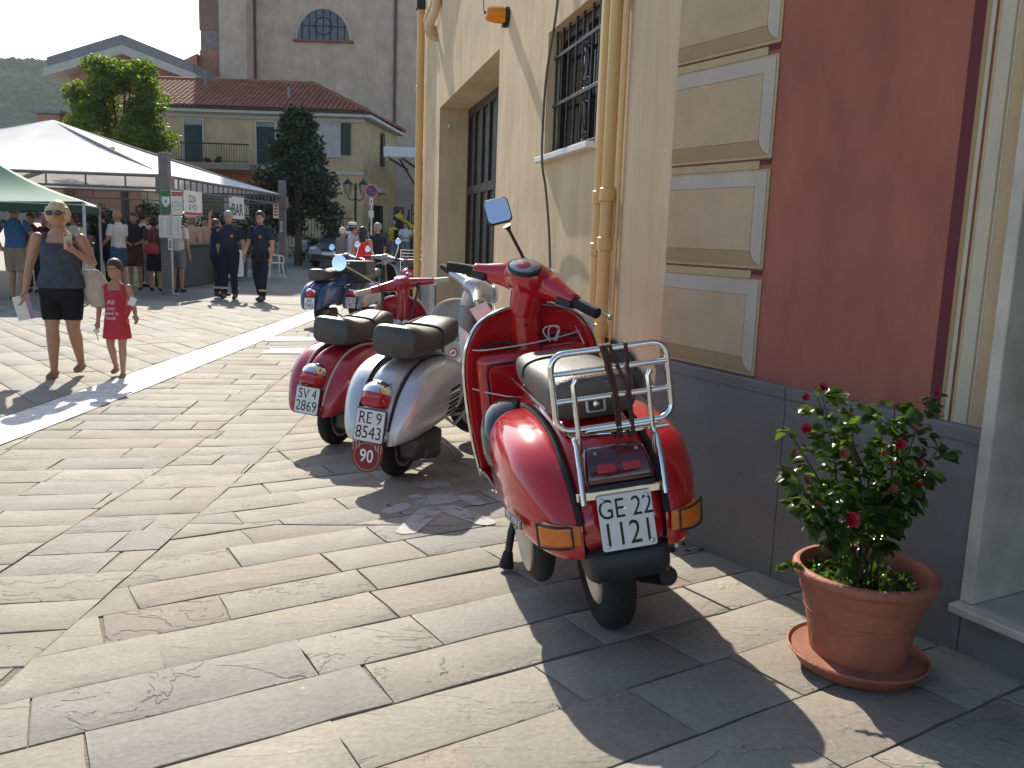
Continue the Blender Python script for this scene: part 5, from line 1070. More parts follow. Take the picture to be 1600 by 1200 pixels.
volunteer((-5.13,17.75),200,1.78,'dark-haired volunteer in navy uniform looking down, right of the raised fist',hair='short',hair_mat=H_BLK,fat=.98,headyaw=25,la=((.03,.01,-.165),(.03,-.02,-.32)),ra=((-.03,-.02,-.16),(-.01,-.10,-.25)),ll=((.045,-.02,.28),(.035,-.02,.045)),rl=((-.045,-.02,.28),(-.03,.04,.05)))
volunteer((-6.28,18.5),60,1.6,'volunteer in navy uniform mostly hidden behind the one with the raised fist',hair='short',hair_mat=H_BRN,fat=1.0,ll=((.055,-.05,.28),(.055,-.1,.05)))
SG='people by the stalls'
def bystander(px_,d,face,h,label,*a,**kw):
    x=(px_-800)/1370*d*1.0+ .0; kw.setdefault('detail',False); kw.setdefault('vox',.014); kw.setdefault('group',SG); return person((x,d),face,h,label,*a,**kw)
hips=dict(la=((.09,.02,-.13),(.03,.02,-.245)),ra=((-.09,.02,-.13),(-.03,.02,-.245)))
bystander(24,16.0,8,1.73,'bald man in a blue T-shirt and khaki shorts seen from behind, hands on hips','tee',M_BLUT,'shorts',M_KHAKI,hair='short',hair_mat=mat('shaved_hair',(.20,.11,.07),.7),fat=1.15,**hips)
bystander(184,18.9,290,1.72,'bald man in a white T-shirt and blue shorts turned to the stall','tee',M_WHT,'shorts',M_DENIM,hair='bald',fat=1.05,la=((.02,-.03,-.16),(.0,-.14,-.24)),ra=((-.02,-.03,-.16),(.0,-.14,-.24)))
bystander(160,19.6,330,1.7,'person in black between the white T-shirt and the stall','tee',M_BLK,'trousers',M_BLK)
bystander(209,19.6,165,1.7,'man in a dark T-shirt and brown shorts facing the square','tee',cloth('charcoal',(.03,.03,.028)),'shorts',M_BROWN,hair_mat=H_BRN,la=((.02,-.03,-.16),(-.06,-.12,-.2)),ra=((-.02,-.03,-.16),(.06,-.12,-.2)))
bystander(223,20.6,20,1.72,'person in a pale pink top behind the dark T-shirt','tee',M_PNK,'trousers',M_GRYC,hair_mat=H_BLK)
wb=bystander(240,19.5,350,1.62,'woman in a dark skirt with a red handbag on her shoulder','tee',cloth('dusky',(.10,.055,.05)),'skirt',M_BLK,hair='bob',hair_mat=H_BLK,female=True)
rb=empty('handbag',tuple(world_of(wb)@V(.0,-.0,0)),(0,0,0),'red leather handbag carried by the woman in the dark skirt','bag'); rb.location=(wb['t'].location.x+.02,wb['t'].location.y-.22,.95)
mb=MB(); ell(mb,[(0,0,-.14,.15,.05),(0,0,-.06,.17,.065),(0,0,.06,.12,.05),(0,0,.10,.09,.02)]); mb.build('bag_body',mat('red_leather',(.40,.03,.03),.4,0,.15),rb); MB().tube([tuple(p) for p in spline([(-.08,0,.09),(-.04,0,.3),(.02,.06,.42),(.06,0,.3),(.08,0,.09)],16)],.01,6).build('handle',MATS['red_leather'],rb)
bystander(275,19.4,10,1.68,'man in a white T-shirt and grey shorts standing at the counter','tee',M_WHT,'shorts',M_GRYC,hair_mat=H_BRN)
bystander(50,18.0,180,1.6,'person in a maroon top under the green gazebo','tee',M_MAR,'trousers',M_BLK,hair_mat=H_BRN)
bystander(70,18.6,160,1.55,'person in a pink hat under the green gazebo','tee',M_MAR,'trousers',M_BLK,hair_mat=mat('pink_hat',(.6,.12,.16),.8))
bystander(115,18.4,200,1.62,'person with dark red hair under the gazebo beside the blonde woman','tee',M_WHT,'trousers',M_BLK,hair='bob',hair_mat=mat('hair_red',(.12,.02,.02),.6))
ck=bystander(298,24.0,190,1.7,'cook in a white cap and pale shirt behind the counter','shirt',cloth('cook',(.5,.36,.33)),'trousers',M_BLK,hair='bald',skin=SKIN3)
MB().lathe([(.10,0),(.105,.03),(.10,.07),(.03,.08)],18,Matrix.Translation((0,0,1.64))).build('cook_cap',M_WHT,ck['t'])
bystander(318,24.6,150,1.66,'second cook in a pale shirt, farther back behind the counter','tee',cloth('cook',(.5,.36,.33)),'trousers',M_BLK,hair_mat=H_BLK)
PG='people chatting by the parked scooters'
bystander(531,21.4,40,1.53,'white-haired person in a grey top beside the silver car','tee',M_GRYC,'trousers',M_PNK,hair_mat=H_WHITE,group=PG)
hm_=bystander(547,20.6,60,1.62,'person in a white hat and pale shirt with folded arms','tee',M_PNK,'trousers',M_WHT,hair_mat=H_BLK,group=PG,la=((.03,-.04,-.15),(-.09,-.12,-.18)),ra=((-.03,-.04,-.15),(.09,-.12,-.16)))
MB().lathe([(.15,0),(.15,.008),(.105,.012),(.10,.03),(.10,.031),(.095,.10),(.05,.115)],22,Matrix.Translation((0,.015,1.545))).build('hat',cloth('hat',(.6,.6,.62)),hm_['t']); MB().lathe([(.107,.012),(.105,.042),(.10,.043)],22,Matrix.Translation((0,.015,1.545))).build('hat_ribbon',M_BLK,hm_['t'])
bystander(562,20.2,355,1.56,'long-haired woman in a red top seen from behind','tank',cloth('scarlet',(.62,.035,.04)),'trousers',M_WHT,hair='long',hair_mat=H_BLK,female=True,group=PG)
bystander(585,20.6,300,1.66,'grey-haired man in a navy shirt and glasses beside the red top','tee',M_NAVY,'trousers',M_BLK,hair_mat=H_GREY,group=PG,fat=1.1)
yb=bystander(609,36.5,300,1.76,'man in a yellow T-shirt with a black backpack','tee',M_YELC,'shorts',M_GRYC,hair_mat=H_GREY,group=PG)
bpk=empty('backpack',tuple(world_of(yb)@V(0,.20,1.2)),(0,0,yb['t'].rotation_euler.z),'black backpack worn over the yellow T-shirt','backpack'); mb=MB(); ell(mb,[(0,0,-.22,.13,.06),(0,0,-.15,.16,.10),(0,0,.1,.15,.09),(0,0,.2,.10,.05)]); mb.build('pack',M_BLK,bpk)
for s_ in (-1,1): MB().tube([(s_*.1,-.08,.18),(s_*.11,-.24,.25),(s_*.12,-.36,.1),(s_*.12,-.3,-.1),(s_*.13,-.1,-.18)],.018,6).build('strap',M_BLK,bpk)
bystander(628,36.0,190,1.72,'man in a white T-shirt and grey shorts with a strap across his chest','tee',M_WHT,'shorts',M_GRYC,hair_mat=H_BRN,group=PG,la=((.03,-.04,-.15),(-.06,-.12,-.17)),ra=((-.03,-.04,-.15),(.06,-.12,-.17)))
bystander(648,36.0,300,1.76,'man in a navy T-shirt and white shorts, rightmost by the drainpipe','tee',M_NAVY,'shorts',M_WHT,hair_mat=H_BRN,group=PG)
# bake the hair cuts so that no cutter stays in the scene
bpy.context.view_layer.update(); dg=bpy.context.evaluated_depsgraph_get()
for ob,cut in CUTS:
    me=bpy.data.meshes.new_from_object(ob.evaluated_get(dg)); ob.modifiers.clear(); old=ob.data; ob.data=me
for ob,cut in CUTS: bpy.data.objects.remove(cut)
# ================================================================== HOUSE, CHURCH, FAR BUILDINGS
def quad(mb,*p): mb.add(p,[tuple(range(len(p)))])
M_HOUSE=m_stucco('ochre_house_wall',(.47,.355,.20),(.54,.42,.255),.6,.3); M_CHURCH=m_stucco('pinkish_church_wall',(.50,.385,.295),(.57,.45,.35),.4,.3); M_PINKW=m_stucco('salmon_wall',(.40,.20,.14),(.46,.25,.175),.5,.3); M_TOWER=m_stucco('weathered_tower',(.24,.165,.14),(.35,.21,.165),.8,.5)
M_CORN=mat('pale_cornice',(.50,.47,.42),.8,0,.1,3); M_GRROOF=mat('grey_roof_sheet',(.22,.225,.23),.7,0,.12,2); M_SHUT=mat('green_shutter',(.022,.048,.042),.6,0,.15,10); M_GUT=mat('dark_gutter',(.035,.03,.028),.6,0,.2)
def m_tile():
    m=mat('roof_tile',(.30,.105,.06),.85,0,.35,2.2,var2=(.17,.07,.05)); return m
M_TILE=m_tile()
house=empty('house',(-7.3,42,g(-7.3,42)),(0,0,0),'ochre two-storey house with tiled hip roof, balcony and green shutters','house')
hz=-g(-7.3,42)
FP=[(-10.4,0),(0,0),(.62,6.5),(-10.4,6.5)]
mb=MB()
for i in range(4):
    a=FP[i]; b_=FP[(i+1)%4]; quad(mb,(a[0],a[1],-.3),(b_[0],b_[1],-.3),(b_[0],b_[1],6.45),(a[0],a[1],6.45))
mb.build('wall',M_HOUSE,house,smooth=False)
EV=6.62; ov=.55
E0=(-11,-ov,EV); E1=(.25,-ov,EV); E2=(1.0,7.0,EV); E3=(-11,7.0,EV); R0=(-11,3.6,8.35); R1=(-3.1,3.6,8.35)
roof=MB(); quad(roof,E0,E1,R1,R0); quad(roof,E1,E2,R1); quad(roof,E2,E3,R0,R1); roof=roof.build('roof',M_TILE,house,smooth=False)
# tile courses: each course a row of rounded tiles (front slope and hip)
rt_=MB(); nr=17
for r_ in range(nr):
    f0=r_/nr; f1=(r_+1.25)/nr; f1=min(f1,1)
    y0=-ov+(3.6+ov)*f0; z0=EV+(8.35-EV)*f0; y1=-ov+(3.6+ov)*f1; z1=EV+(8.35-EV)*f1
    xr=.25+(-3.1-.25)*f0-.05; n=int((xr+11)/.24)
    for k in range(n):
        xa=-11+.24*k; ring0=[];ring1=[]
        for q in range(4):
            a=PI*q/3; ring0.append((xa+.12-.11*math.cos(a),y0-.03,z0+.035+.055*math.sin(a))); ring1.append((xa+.12-.09*math.cos(a),y1,z1+.015+.045*math.sin(a)))
        rt_.add(ring0+ring1,[(0,1,5,4),(1,2,6,5),(2,3,7,6),(0,3,2,1)])
tag(rt_.build('roof_tiles',M_TILE,roof,smooth=False),kind='stuff')
rt_=MB()
for r_ in range(nr):
    f0=r_/nr; f1=min((r_+1.25)/nr,1)
    A0=V(*E1).lerp(V(*R1),f0); B0=V(*E2).lerp(V(*R1),f0); A1=V(*E1).lerp(V(*R1),f1); B1=V(*E2).lerp(V(*R1),f1); n=max(1,int((B0-A0).length/.24))
    for k in range(n):
        p=A0.lerp(B0,(k+.5)/n); q=A1.lerp(B1,(k+.5)/n); s=(B0-A0).normalized()*.11
        rt_.add([p-s+V(0,0,.03),p+V(0,0,.085),p+s+V(0,0,.03),q-s*.8+V(0,0,.02),q+V(0,0,.06),q+s*.8+V(0,0,.02)],[(0,1,4,3),(1,2,5,4),(0,2,1)])
tag(rt_.build('roof_tiles',M_TILE,roof,smooth=False),kind='stuff')
for a,b_ in ((R0,R1),(R1,E1),(R1,E2)):
    a=V(*a); b_=V(*b_); n=int((b_-a).length/.36)
    for k in range(n): MB().tube([tuple(a.lerp(b_,k/n)+V(0,0,.03)),tuple(a.lerp(b_,(k+1.15)/n)+V(0,0,.05))],[.13,.10],8).build('ridge_tile',M_TILE,roof)
mb=MB(); mb.loft([[(x,-ov-.08,6.50),(x,-ov-.08,6.60),(x,-ov+.06,6.60),(x,-ov+.06,6.50)] for x in (-11,.32)]); mb.build('gutter',M_GUT,house,smooth=False)
mb=MB(); mb.loft([[(x,-ov+.02,6.36),(x,-ov+.02,6.49),(x,.0-.002,6.49),(x,-.002,6.16),(x,-.10,6.16),(x,-.16,6.30)] for x in (-11,.05)]); mb.build('cornice',M_CORN,house,smooth=False)
mb=MB(); mb.loft([[(.06+t*.0,-.5,6.36),(.42,-.5,6.36),(.42,-.5,6.49),(.06,-.5,6.49)] if t==0 else [(.66,6.9,6.36),(1.05,6.9,6.36),(1.05,6.9,6.49),(.66,6.9,6.49)] for t in (0,1)]); mb.build('side_cornice',M_CORN,house,smooth=False)
def hwin(x0,x1,z0,z1,mt,nm,fr=True):
    w=MB().box(x0,x1,-.03,-.004,z0,z1).build(nm,mt,house,smooth=False)
    if fr:
        for a,b_,c,d in ((x0-.08,x0,z0,z1),(x1,x1+.08,z0,z1),(x0-.08,x1+.08,z1,z1+.08)): MB().box(a,b_,-.05,-.006,c,d).build('frame_member',M_CORN,w,smooth=False)
    return w
for x0 in (-8.31,-4.95):
    d=hwin(x0,x0+.84,4.12,6.05,M_GLASSD,'balcony_door')
    MB().box(x0+.02,x0+.82,-.05,-.031,5.83,6.03).build('transom',mat('sky_glass',(.2,.23,.27),.1),d,smooth=False)
    for k in range(26): MB().box(x0+.02,x0+.82,-.085,-.055,4.14+.064*k,4.19+.064*k,Matrix.Translation((0,0,0))).build('shutter_slat',M_SHUT,d,smooth=False)
w=hwin(-2.01,-1.12,4.66,6.14,mat('curtain_pane',(.40,.36,.36),.5,0,.2,3),'window'); MB().box(-2.15,-1.0,-.16,-.004,4.56,4.645).build('sill',M_CORN,w)
MB().box(-1.58,-1.54,-.06,-.031,4.66,6.14).build('mullion',M_CORN,w,smooth=False)
sh_=MB().box(-1.04,-.58,-.09,-.03,4.70,6.12).build('shutter',M_SHUT,house)
for k in range(20): MB().box(-.99,-.63,-.105,-.091,4.76+.066*k,4.80+.066*k).build('shutter_slat',M_SHUT,sh_,smooth=False)
s2=MB().box(.06,.09,3.1,3.9,4.5,6.1,Matrix.Translation((.35,0,0))).build('shutter',M_SHUT,house)
MB().box(-3.5,.05,-.07,-.004,3.80,3.93).build('string_course',M_CORN,house,smooth=False)
bal=MB().box(-11,-5.0,-1.0,-.005,3.78,4.08).build('balcony_slab',mat('stained_concrete',(.27,.22,.16),.9,0,.3,4),house,bevel=.02)
MB().tube([(-11,-.95,4.92),(-5.05,-.95,4.92)],.03,6).build('handrail',M_IRON,bal); MB().tube([(-11,-.95,4.16),(-5.05,-.95,4.16)],.018,6).build('bottom_rail',M_IRON,bal)
for k in range(52): MB().tube([(-11+.115*k,-.95,4.09),(-11+.115*k,-.95,4.92)],.010,5).build('baluster',M_IRON,bal)
for k in range(2): mb=MB(); [mb.ball((-7.0+.5*k+random.uniform(-.12,.12),-.7,4.2+random.uniform(-.05,.1)),(.12,.12,.1),8,6) for _ in range(5)]; mb.build('balcony_plant',mat('dark_plant',(.02,.03,.02),.8,0,.4,30),bal)
M_OR=mat('orange_shopfront',(.30,.10,.035),.8,0,.2,4)
MB().box(-7.5,-4.2,-.05,-.005,2.95,3.74).build('shop_fascia',M_OR,house,smooth=False)
for x0,x1 in ((-7.6,-6.5),(-5.35,-4.2)):
    w=hwin(x0,x1,1.75,2.93,M_GLASSD,'window')
    for k in range(7): MB().box(x0,x1,-.06,-.045,1.78+.17*k,1.80+.17*k).build('bar',M_IRON,w,smooth=False)
MB().box(-.05,.45,1.5,3.4,3.1,3.3,Matrix.Translation((.25,0,0))).build('porch_slab',M_CORN,house,smooth=False)
MB().box(.12,.5,2.0,3.0,.0,2.5,Matrix.Translation((0,0,0))).build('side_door',M_DARK,house,smooth=False)
for x,z in ((-8.2,8.2),(-3.7,7.3)): MB().tube([(x,2.6 if z>8 else 1.0,z-.4),(x,2.6 if z>8 else 1.0,z+.5)],.07,8).build('vent_pipe',M_GRROOF,house)
# church
ch=empty('church',(-11.97,55,g(-12,55)),(0,0,0),'tall pale pinkish church with half-round window behind the house','church')
mb=MB(); mb.box(-4.15,11,0,14,-1,26); mb.build('wall',M_CHURCH,ch,smooth=False)
mb=MB(); mb.box(-5.75,-4.152,-1.5,14,-1,26); mb.build('corner_pier',M_CHURCH,ch,smooth=False)
cz=12.25
arc=[(1.55*math.cos(a),1.72*math.sin(a)) for a in np.linspace(0,PI,24)]
lw=MB().poly(arc,.02,frame((0,-.03,cz),(1,0,0),(0,0,1))).build('half_round_window',mat('church_glass',(.10,.115,.14),.25,0,.15,3),ch,smooth=False)
MB().tube([(x*1.05,-.06,cz+z*1.05) for x,z in arc],.10,8).build('arch_frame',M_CHURCH,lw); MB().box(-1.8,1.8,-.22,-.002,cz-.14,cz-.03).build('window_sill',mat('brick_sill',(.26,.12,.08),.85),lw)
for k in range(-3,4):
    x=k*.42; MB().box(x-.03,x+.03,-.085,-.055,cz,cz+1.72*math.sqrt(max(0,1-(x/1.55)**2))-.02).build('mullion',M_IRON,lw,smooth=False)
MB().box(-1.35,1.35,-.09,-.06,cz+.75,cz+.80).build('transom',M_IRON,lw,smooth=False); MB().tube([(.5*math.cos(a),-.09,cz+.78+.5*math.sin(a)) for a in np.linspace(0,2*PI,20)[:-1]],.03,6,closed=True).build('ring_bar',M_IRON,lw)
MB().tube([(4.3,-.1,1.0),(4.3,-.1,20)],.09,8).build('drainpipe',mat('brown_pipe',(.12,.075,.06),.6),ch); MB().tube([(-4.05,-.1,3.0),(-4.05,-.1,20)],.06,8).build('drainpipe',MATS['brown_pipe'],ch)
tw=empty('bell_tower',(-19.0,57,0),(0,0,0),'weathered brown and pink bell tower left of the church','tower')
MB().box(-1.1,2.2,0,5,-1,12.2).build('lower_wall',M_PINKW,tw,smooth=False); MB().box(-1.05,2.2,.05,4.9,12.2,13.4).build('middle_band',mat('grey_render',(.27,.24,.21),.9,0,.25,2),tw,smooth=False); MB().box(-1.1,2.2,0,5,13.4,26).build('upper_wall',M_TOWER,tw,smooth=False)
MB().box(1.15,1.55,-.05,.1,9.3,11.1).build('window',M_GATE,tw); mb=MB(); mb.add([(-3.2,-.5,10.9),(-1.1,-.5,11.9),(-1.1,3,11.9),(-3.2,3,10.9),(-3.2,-.5,-1),(-1.1,-.5,-1),(-1.1,3,-1),(-3.2,3,-1)],[(0,1,2,3),(4,5,1,0),(7,4,0,3)]); mb.build('side_annex',M_PINKW,tw,smooth=False)
pk=empty('salmon_building',(-21.4,50,0),(0,0,0),'salmon building with a low grey gabled roof beyond the bright tree','building')
mb=MB(); mb.box(-3.4,3.0,0,6,-1,9.55); mb.build('wall',M_PINKW,pk,smooth=False)
for zt,zb,o_,mt,nm in ((0,-.55,.55,M_GRROOF,'roof'),(-.56,-.95,.75,M_CORN,'eaves')):
    mb=MB(); pr=[(-3.5-o_,10.05+zt),(0,11.35+zt),(3.2+o_,10.0+zt),(3.2+o_,10.0+zb),(0,11.3+zb),(-3.5-o_,10.0+zb)]
    mb.loft([[(x,y,z) for x,z in pr] for y in (-.9-o_*.3,6.5)]); mb.build(nm,mt,pk,smooth=False)
mb=MB(); mb.add([(-3.4,.0,9.55),(0,.0,10.7),(3.0,.0,9.55)],[(0,1,2)]); mb.build('gable',M_PINKW,pk,smooth=False)
MB().box(-3.2,-2.85,1,1.5,10.2,10.9).build('chimney',M_PINKW,pk); MB().box(-1.6,-.9,-.04,.02,5.2,6.8).build('window',M_GLASSD,pk,smooth=False)
mb=MB(); mb.box(-4.7,-3.45,-1.2,4,-1,7.1); an=mb.build('annex',M_PINKW,pk,smooth=False); MB().box(-4.9,-3.3,-1.4,4.2,7.12,7.3).build('annex_roof',M_GRROOF,an,smooth=False)
gr=empty('grey_roofed_annex',(-18.2,50.5,0),(0,0,0),'low annex with a grey sloping roof between salmon building and church','building')
mb=MB(); mb.box(-.8,2.4,0,3.8,-1,8.6); mb.build('wall',M_CHURCH,gr,smooth=False); mb=MB(); mb.add([(-1.6,-.4,8.65),(2.45,-.4,8.65),(2.45,4.0,10.2),(-1.6,4.0,10.2)],[(0,1,2,3)]); mb.build('roof',M_GRROOF,gr,smooth=False)
# ================================================================== HILLS
def fbm(x,y,o=4):
    s=0;a=1
    for i in range(o): s+=a*math.sin(x*(1.7**i)+1.3*i)*math.cos(y*(1.9**i)+2.1*i); a*=.55
    return s
def hill_z(x,y):
    u=(y-330)/190; r=max(0,min(1,u)); s=r*r*(3-2*r)
    return (88+9*fbm(x*.018,y*.02))*s*(1 if y<540 else max(0,1-(y-540)/260))+ (x+260)*.02
M_HILL=mat('wooded_hill',(.028,.048,.022),1,0,.4,.05,var2=(.018,.034,.018),spec=0)
xs=[-620+12*i for i in range(44)]; ys=[300+12*i for i in range(44)]
sheet('hills',xs,ys,lambda x,y: hill_z(x,y)-2,M_HILL)
M_WOOD=mat('far_woodland',(.040,.070,.030),1,0,.45,.09,bump=1,bscale=1.2,var2=(.022,.045,.022),spec=0)
wd=MB(); rw=random.Random(4)
ico=bmesh.new(); bmesh.ops.create_icosphere(ico,subdivisions=2,radius=1); IV=[v.co.copy() for v in ico.verts]; IF=[tuple(v.index for v in f.verts) for f in ico.faces]; ico.free()
for k in range(3600):
    y=rw.uniform(345,540); x=y*rw.uniform(-.66,-.44); r=rw.uniform(2.0,4.8); z=hill_z(x,y); ph=rw.uniform(0,6)
    wd.add([(x+v.x*r*(1+.22*math.sin(5*v.y+ph)+.15*math.sin(9*v.z+ph)),y+v.y*r*(1+.2*math.sin(6*v.x+ph)),z+v.z*r*.85*(1+.2*math.sin(7*v.x+5*v.y+ph))) for v in IV],IF)
tag(wd.build('woodland',M_WOOD,sharp=180),'far green woodland covering the hillside','woodland',kind='stuff')
#sheet('far_mountain',[-1500+60*i for i in range(16)],[1500+80*i for i in range(10)],lambda x,y:(360+25*fbm(x*.006,y*.006))*math.exp(-((x+1010)/260)**2)*math.exp(-((y-1800)/300)**2)-5,M_HILL)
# ================================================================== TREES AND SHRUBS
def leaf_cloud(mb,centres,n,size,rnd,flat=.5,droop=.2):
    for k in range(n):
        c,rad=centres[rnd.randrange(len(centres))]
        d=V(rnd.gauss(0,1),rnd.gauss(0,1),rnd.gauss(0,1)).normalized(); p=c+V(d.x*rad[0],d.y*rad[1],d.z*rad[2])*(rnd.random()**.35)
        s=size*rnd.uniform(.6,1.25); a=V(rnd.uniform(-1,1),rnd.uniform(-1,1),rnd.uniform(-.8,.4)).normalized(); b_=a.cross(V(rnd.uniform(-1,1),rnd.uniform(-1,1),rnd.uniform(.2,1))).normalized(); n_=a.cross(b_)
        mb.add([p,p+a*s*.5+b_*s*.38,p+a*s,p+a*s*.5-b_*s*.38+n_*s*.15],[(0,1,2),(0,2,3)])
def tree(name,base,label,trunk_h,centres,n,size,mt,tr=.16,cat='tree',seed=1,z=None):
    rnd=random.Random(seed); t=empty(name,(base[0],base[1],g(*base) if z is None else z),(0,0,0),label,cat)
    bark=mat('bark',(.09,.065,.045),.9,0,.4,12,bump=1,bscale=30)
    MB().tube([(0,0,-.1),(.03,0,trunk_h*.5),(0,.03,trunk_h)],[tr*1.25,tr,tr*.75],10).build('trunk',bark,t)
    for c,rad in centres[:9]:
        MB().tube([(0,.03,trunk_h*.92),tuple(V(0,0,trunk_h).lerp(c,.5)+V(0,0,.15)),tuple(c)],[tr*.5,tr*.3,tr*.1],7).build('limb',bark,t)
    mb=MB(); leaf_cloud(mb,centres,n,size,rnd); tag(mb.build('crown',mt,t,smooth=False),kind='stuff'); return t
M_PLANE=m_leaf('bright_leaf',(.07,.125,.015),(.15,.21,.03),.5,.55); M_DKLEAF=m_leaf('dark_leaf',(.014,.030,.013),(.03,.055,.02),.4,.15)
rt2=random.Random(8); cs=[]
for k in range(60):
    a=rt2.uniform(0,2*PI); zz=rt2.uniform(3.7,7.1); wmax=1.75*math.sqrt(max(.05,1-((zz-5.3)/2.0)**2)); r=wmax*rt2.uniform(.35,1); cs.append((V(r*math.cos(a),r*math.sin(a),zz),(.55,.55,.42)))
tree('plane_tree',(-15.0,34),'bright green backlit tree rising behind the white marquee',3.6,cs,24000,.15,M_PLANE,seed=5)
cs=[]
for k in range(80):
    a=rt2.uniform(0,2*PI); zz=rt2.uniform(1.3,5.35)-0; wmax=(1.95-(abs(zz-2.0) if zz>2.0 else (2.0-zz)*.7)*.53); r=max(.05,wmax)*rt2.uniform(.3,.95); cs.append((V(r*math.cos(a),r*math.sin(a),zz),(.5,.5,.38)))
cs.append((V(0,0,5.4),(.4,.4,.35)))
tree('magnolia_tree',(-8.15,33),'dense dark conical tree standing before the ochre house',1.6,cs,22000,.15,M_DKLEAF,.13,seed=6)
for k,(x,y,w_x,h_,lb) in enumerate(((-10.3,31.5,1.5,1.5,'dark shrub behind the marquee, under the bright tree'),(-12.6,32,1.8,1.9,'broad dark shrub behind the stalls at the left'),(-7.2,36.5,1.6,.8,'low dark hedge with mauve blooms behind the silver car'),(-15.2,31.5,1.6,1.7,'dark shrub farthest left behind the stalls'))):
    rs=random.Random(30+k); cs=[(V(rs.uniform(-w_x,w_x),rs.uniform(-.5,.5),rs.uniform(.3,h_)),(.5,.4,.35)) for _ in range(14)]
    t=empty('shrub',(x,y,g(x,y)),(0,0,0),lb,'shrub'); mb=MB(); leaf_cloud(mb,cs,2600,.13,rs); tag(mb.build('foliage',M_DKLEAF,t,smooth=False),kind='stuff')
    for q in range(3): MB().tube([(rs.uniform(-.3,.3),0,-.05),(rs.uniform(-.8,.8),rs.uniform(-.3,.3),h_*.7)],[.04,.015],6).build('stem',MATS['bark'],t)
    if k==2:
        mb=MB(); 
        for q in range(26): mb.ball((rs.uniform(-1.6,1.6),rs.uniform(-.7,-.3),rs.uniform(.4,1.1)),.07,8,6)
        tag(mb.build('mauve_blooms',mat('mauve_bloom',(.15,.13,.32),.8,0,.2),t),kind='stuff')
# a branch of a tree behind the camera shows in the near mirror; plant that tree where it stands
cs=[(V(rt2.uniform(-2,2),rt2.uniform(-2,2),rt2.uniform(3.8,7.5)),(.8,.8,.6)) for _ in range(26)]
tree('street_tree',(4.2,-9.5),'leafy tree behind the photographer, seen in the near scooter mirror',3.8,cs,9000,.2,M_PLANE,seed=9)
# ================================================================== MARQUEE, GAZEBO, STALLS
M_POST=mat('weathered_post',(.17,.15,.145),.75,0,.2,8,bump=.3); 
def m_canvas(name,c,tr):
    m,nt,b=nodes(name); L=nt.links.new; N=nt.nodes.new
    n=N('ShaderNodeTexNoise'); n.inputs['Scale'].default_value=1.5; tc=N('ShaderNodeTexCoord'); L(tc.outputs['Object'],n.inputs['Vector']); n.inputs['Detail'].default_value=5
    rp=N('ShaderNodeValToRGB'); rp.color_ramp.elements[0].color=(*[x*.86 for x in c],1); rp.color_ramp.elements[1].color=(*c,1); rp.color_ramp.elements[0].position=.35; rp.color_ramp.elements[1].position=.6; L(n.outputs['Fac'],rp.inputs[0]); L(rp.outputs[0],b.inputs['Base Color']); b.inputs['Roughness'].default_value=.7
    tl=N('ShaderNodeBsdfTranslucent'); L(rp.outputs[0],tl.inputs['Color']); mx=N('ShaderNodeMixShader'); mx.inputs[0].default_value=tr; L(b.outputs[0],mx.inputs[1]); L(tl.outputs[0],mx.inputs[2]); L(mx.outputs[0],[q for q in nt.nodes if q.type=='OUTPUT_MATERIAL'][0].inputs[0]); return m
M_CANV=m_canvas('white_canvas',(.88,.85,.80),.22); M_GCANV=m_canvas('green_canvas_lit',(.17,.36,.24),.15); M_GVAL=m_canvas('green_valance',(.015,.055,.035),.1)  # canopy green made paler: light on its top is put into the colour
mq=empty('marquee',(-7.45,18.87,0),(0,0,0),'large white marquee with a trussed eave and grey posts','marquee')
CN=[(0,0),(.08,9.05),(-9.2,9.05),(-9.2,0)]; AP=V(-4.65,4.55,4.02); EVZ=2.50
mb=MB()
for i in range(4):
    a=V(*CN[i],EVZ); b_=V(*CN[(i+1)%4],EVZ); n=14; rows=[]
    for r_ in range(9):
        f=r_/8; ring=[]
        for k in range(n+1):
            p=a.lerp(b_,k/n).lerp(AP,f); sag=-.16*math.sin(PI*f)*(.4+.6*math.sin(PI*k/n))-.05*(1-f)*math.sin(PI*k/n); ring.append((p.x,p.y,p.z+sag))
        rows.append(ring)
    mb.loft(rows,False,False)
cv=mb.build('canopy',M_CANV,mq,sharp=20)
for i in range(4):
    x,y=CN[i]; w_=.10
    MB().box(x-w_,x+w_,y-w_,y+w_,g(x-7.45,y+18.87)-.02,2.93).build('post',M_POST,mq,bevel=.012); MB().box(x-.15,x+.15,y-.15,y+.15,2.08,2.44).build('post_bracket',M_POST,mq,bevel=.01)
for i in range(4):
    a=V(*CN[i],0); b_=V(*CN[(i+1)%4],0); L_len=(b_-a).length; st_=.36 if i in(0,) else .82; n=int(L_len/st_)
    for z,w_,nm in ((2.46,.035,'top_chord'),(2.20,.025,'bottom_chord')):
        MB().tube([tuple(a+V(0,0,z)),tuple(b_+V(0,0,z))],w_,6).build(nm,M_POST,mq)
    for k in range(1,n): p=a.lerp(b_,k/n); MB().tube([(p.x,p.y,2.2),(p.x,p.y,2.46)],.02,5).build('web_strut',M_POST,mq)
for i in range(4): MB().tube([(CN[i][0],CN[i][1],2.45),tuple(AP-V(0,0,.05))],.04,6).build('rafter',M_POST,mq)
MB().tube([(-3.4,.1,2.2),(-2.5,3.2,3.25)],.05,6).build('brace',mat('pale_wood',(.42,.38,.28),.8),mq)
gz=empty('gazebo',(-7.6,15.6,0),(0,0,0),'green pop-up gazebo with a dark valance at the left edge','gazebo')
u=V(-.35,.94,0)*3.0; w_=V(-.94,-.35,0)*3.4; G4=[V(0,0,0),u,u+w_,w_]; ga=(u+w_)/2+V(0,0,2.55)
mb=MB()
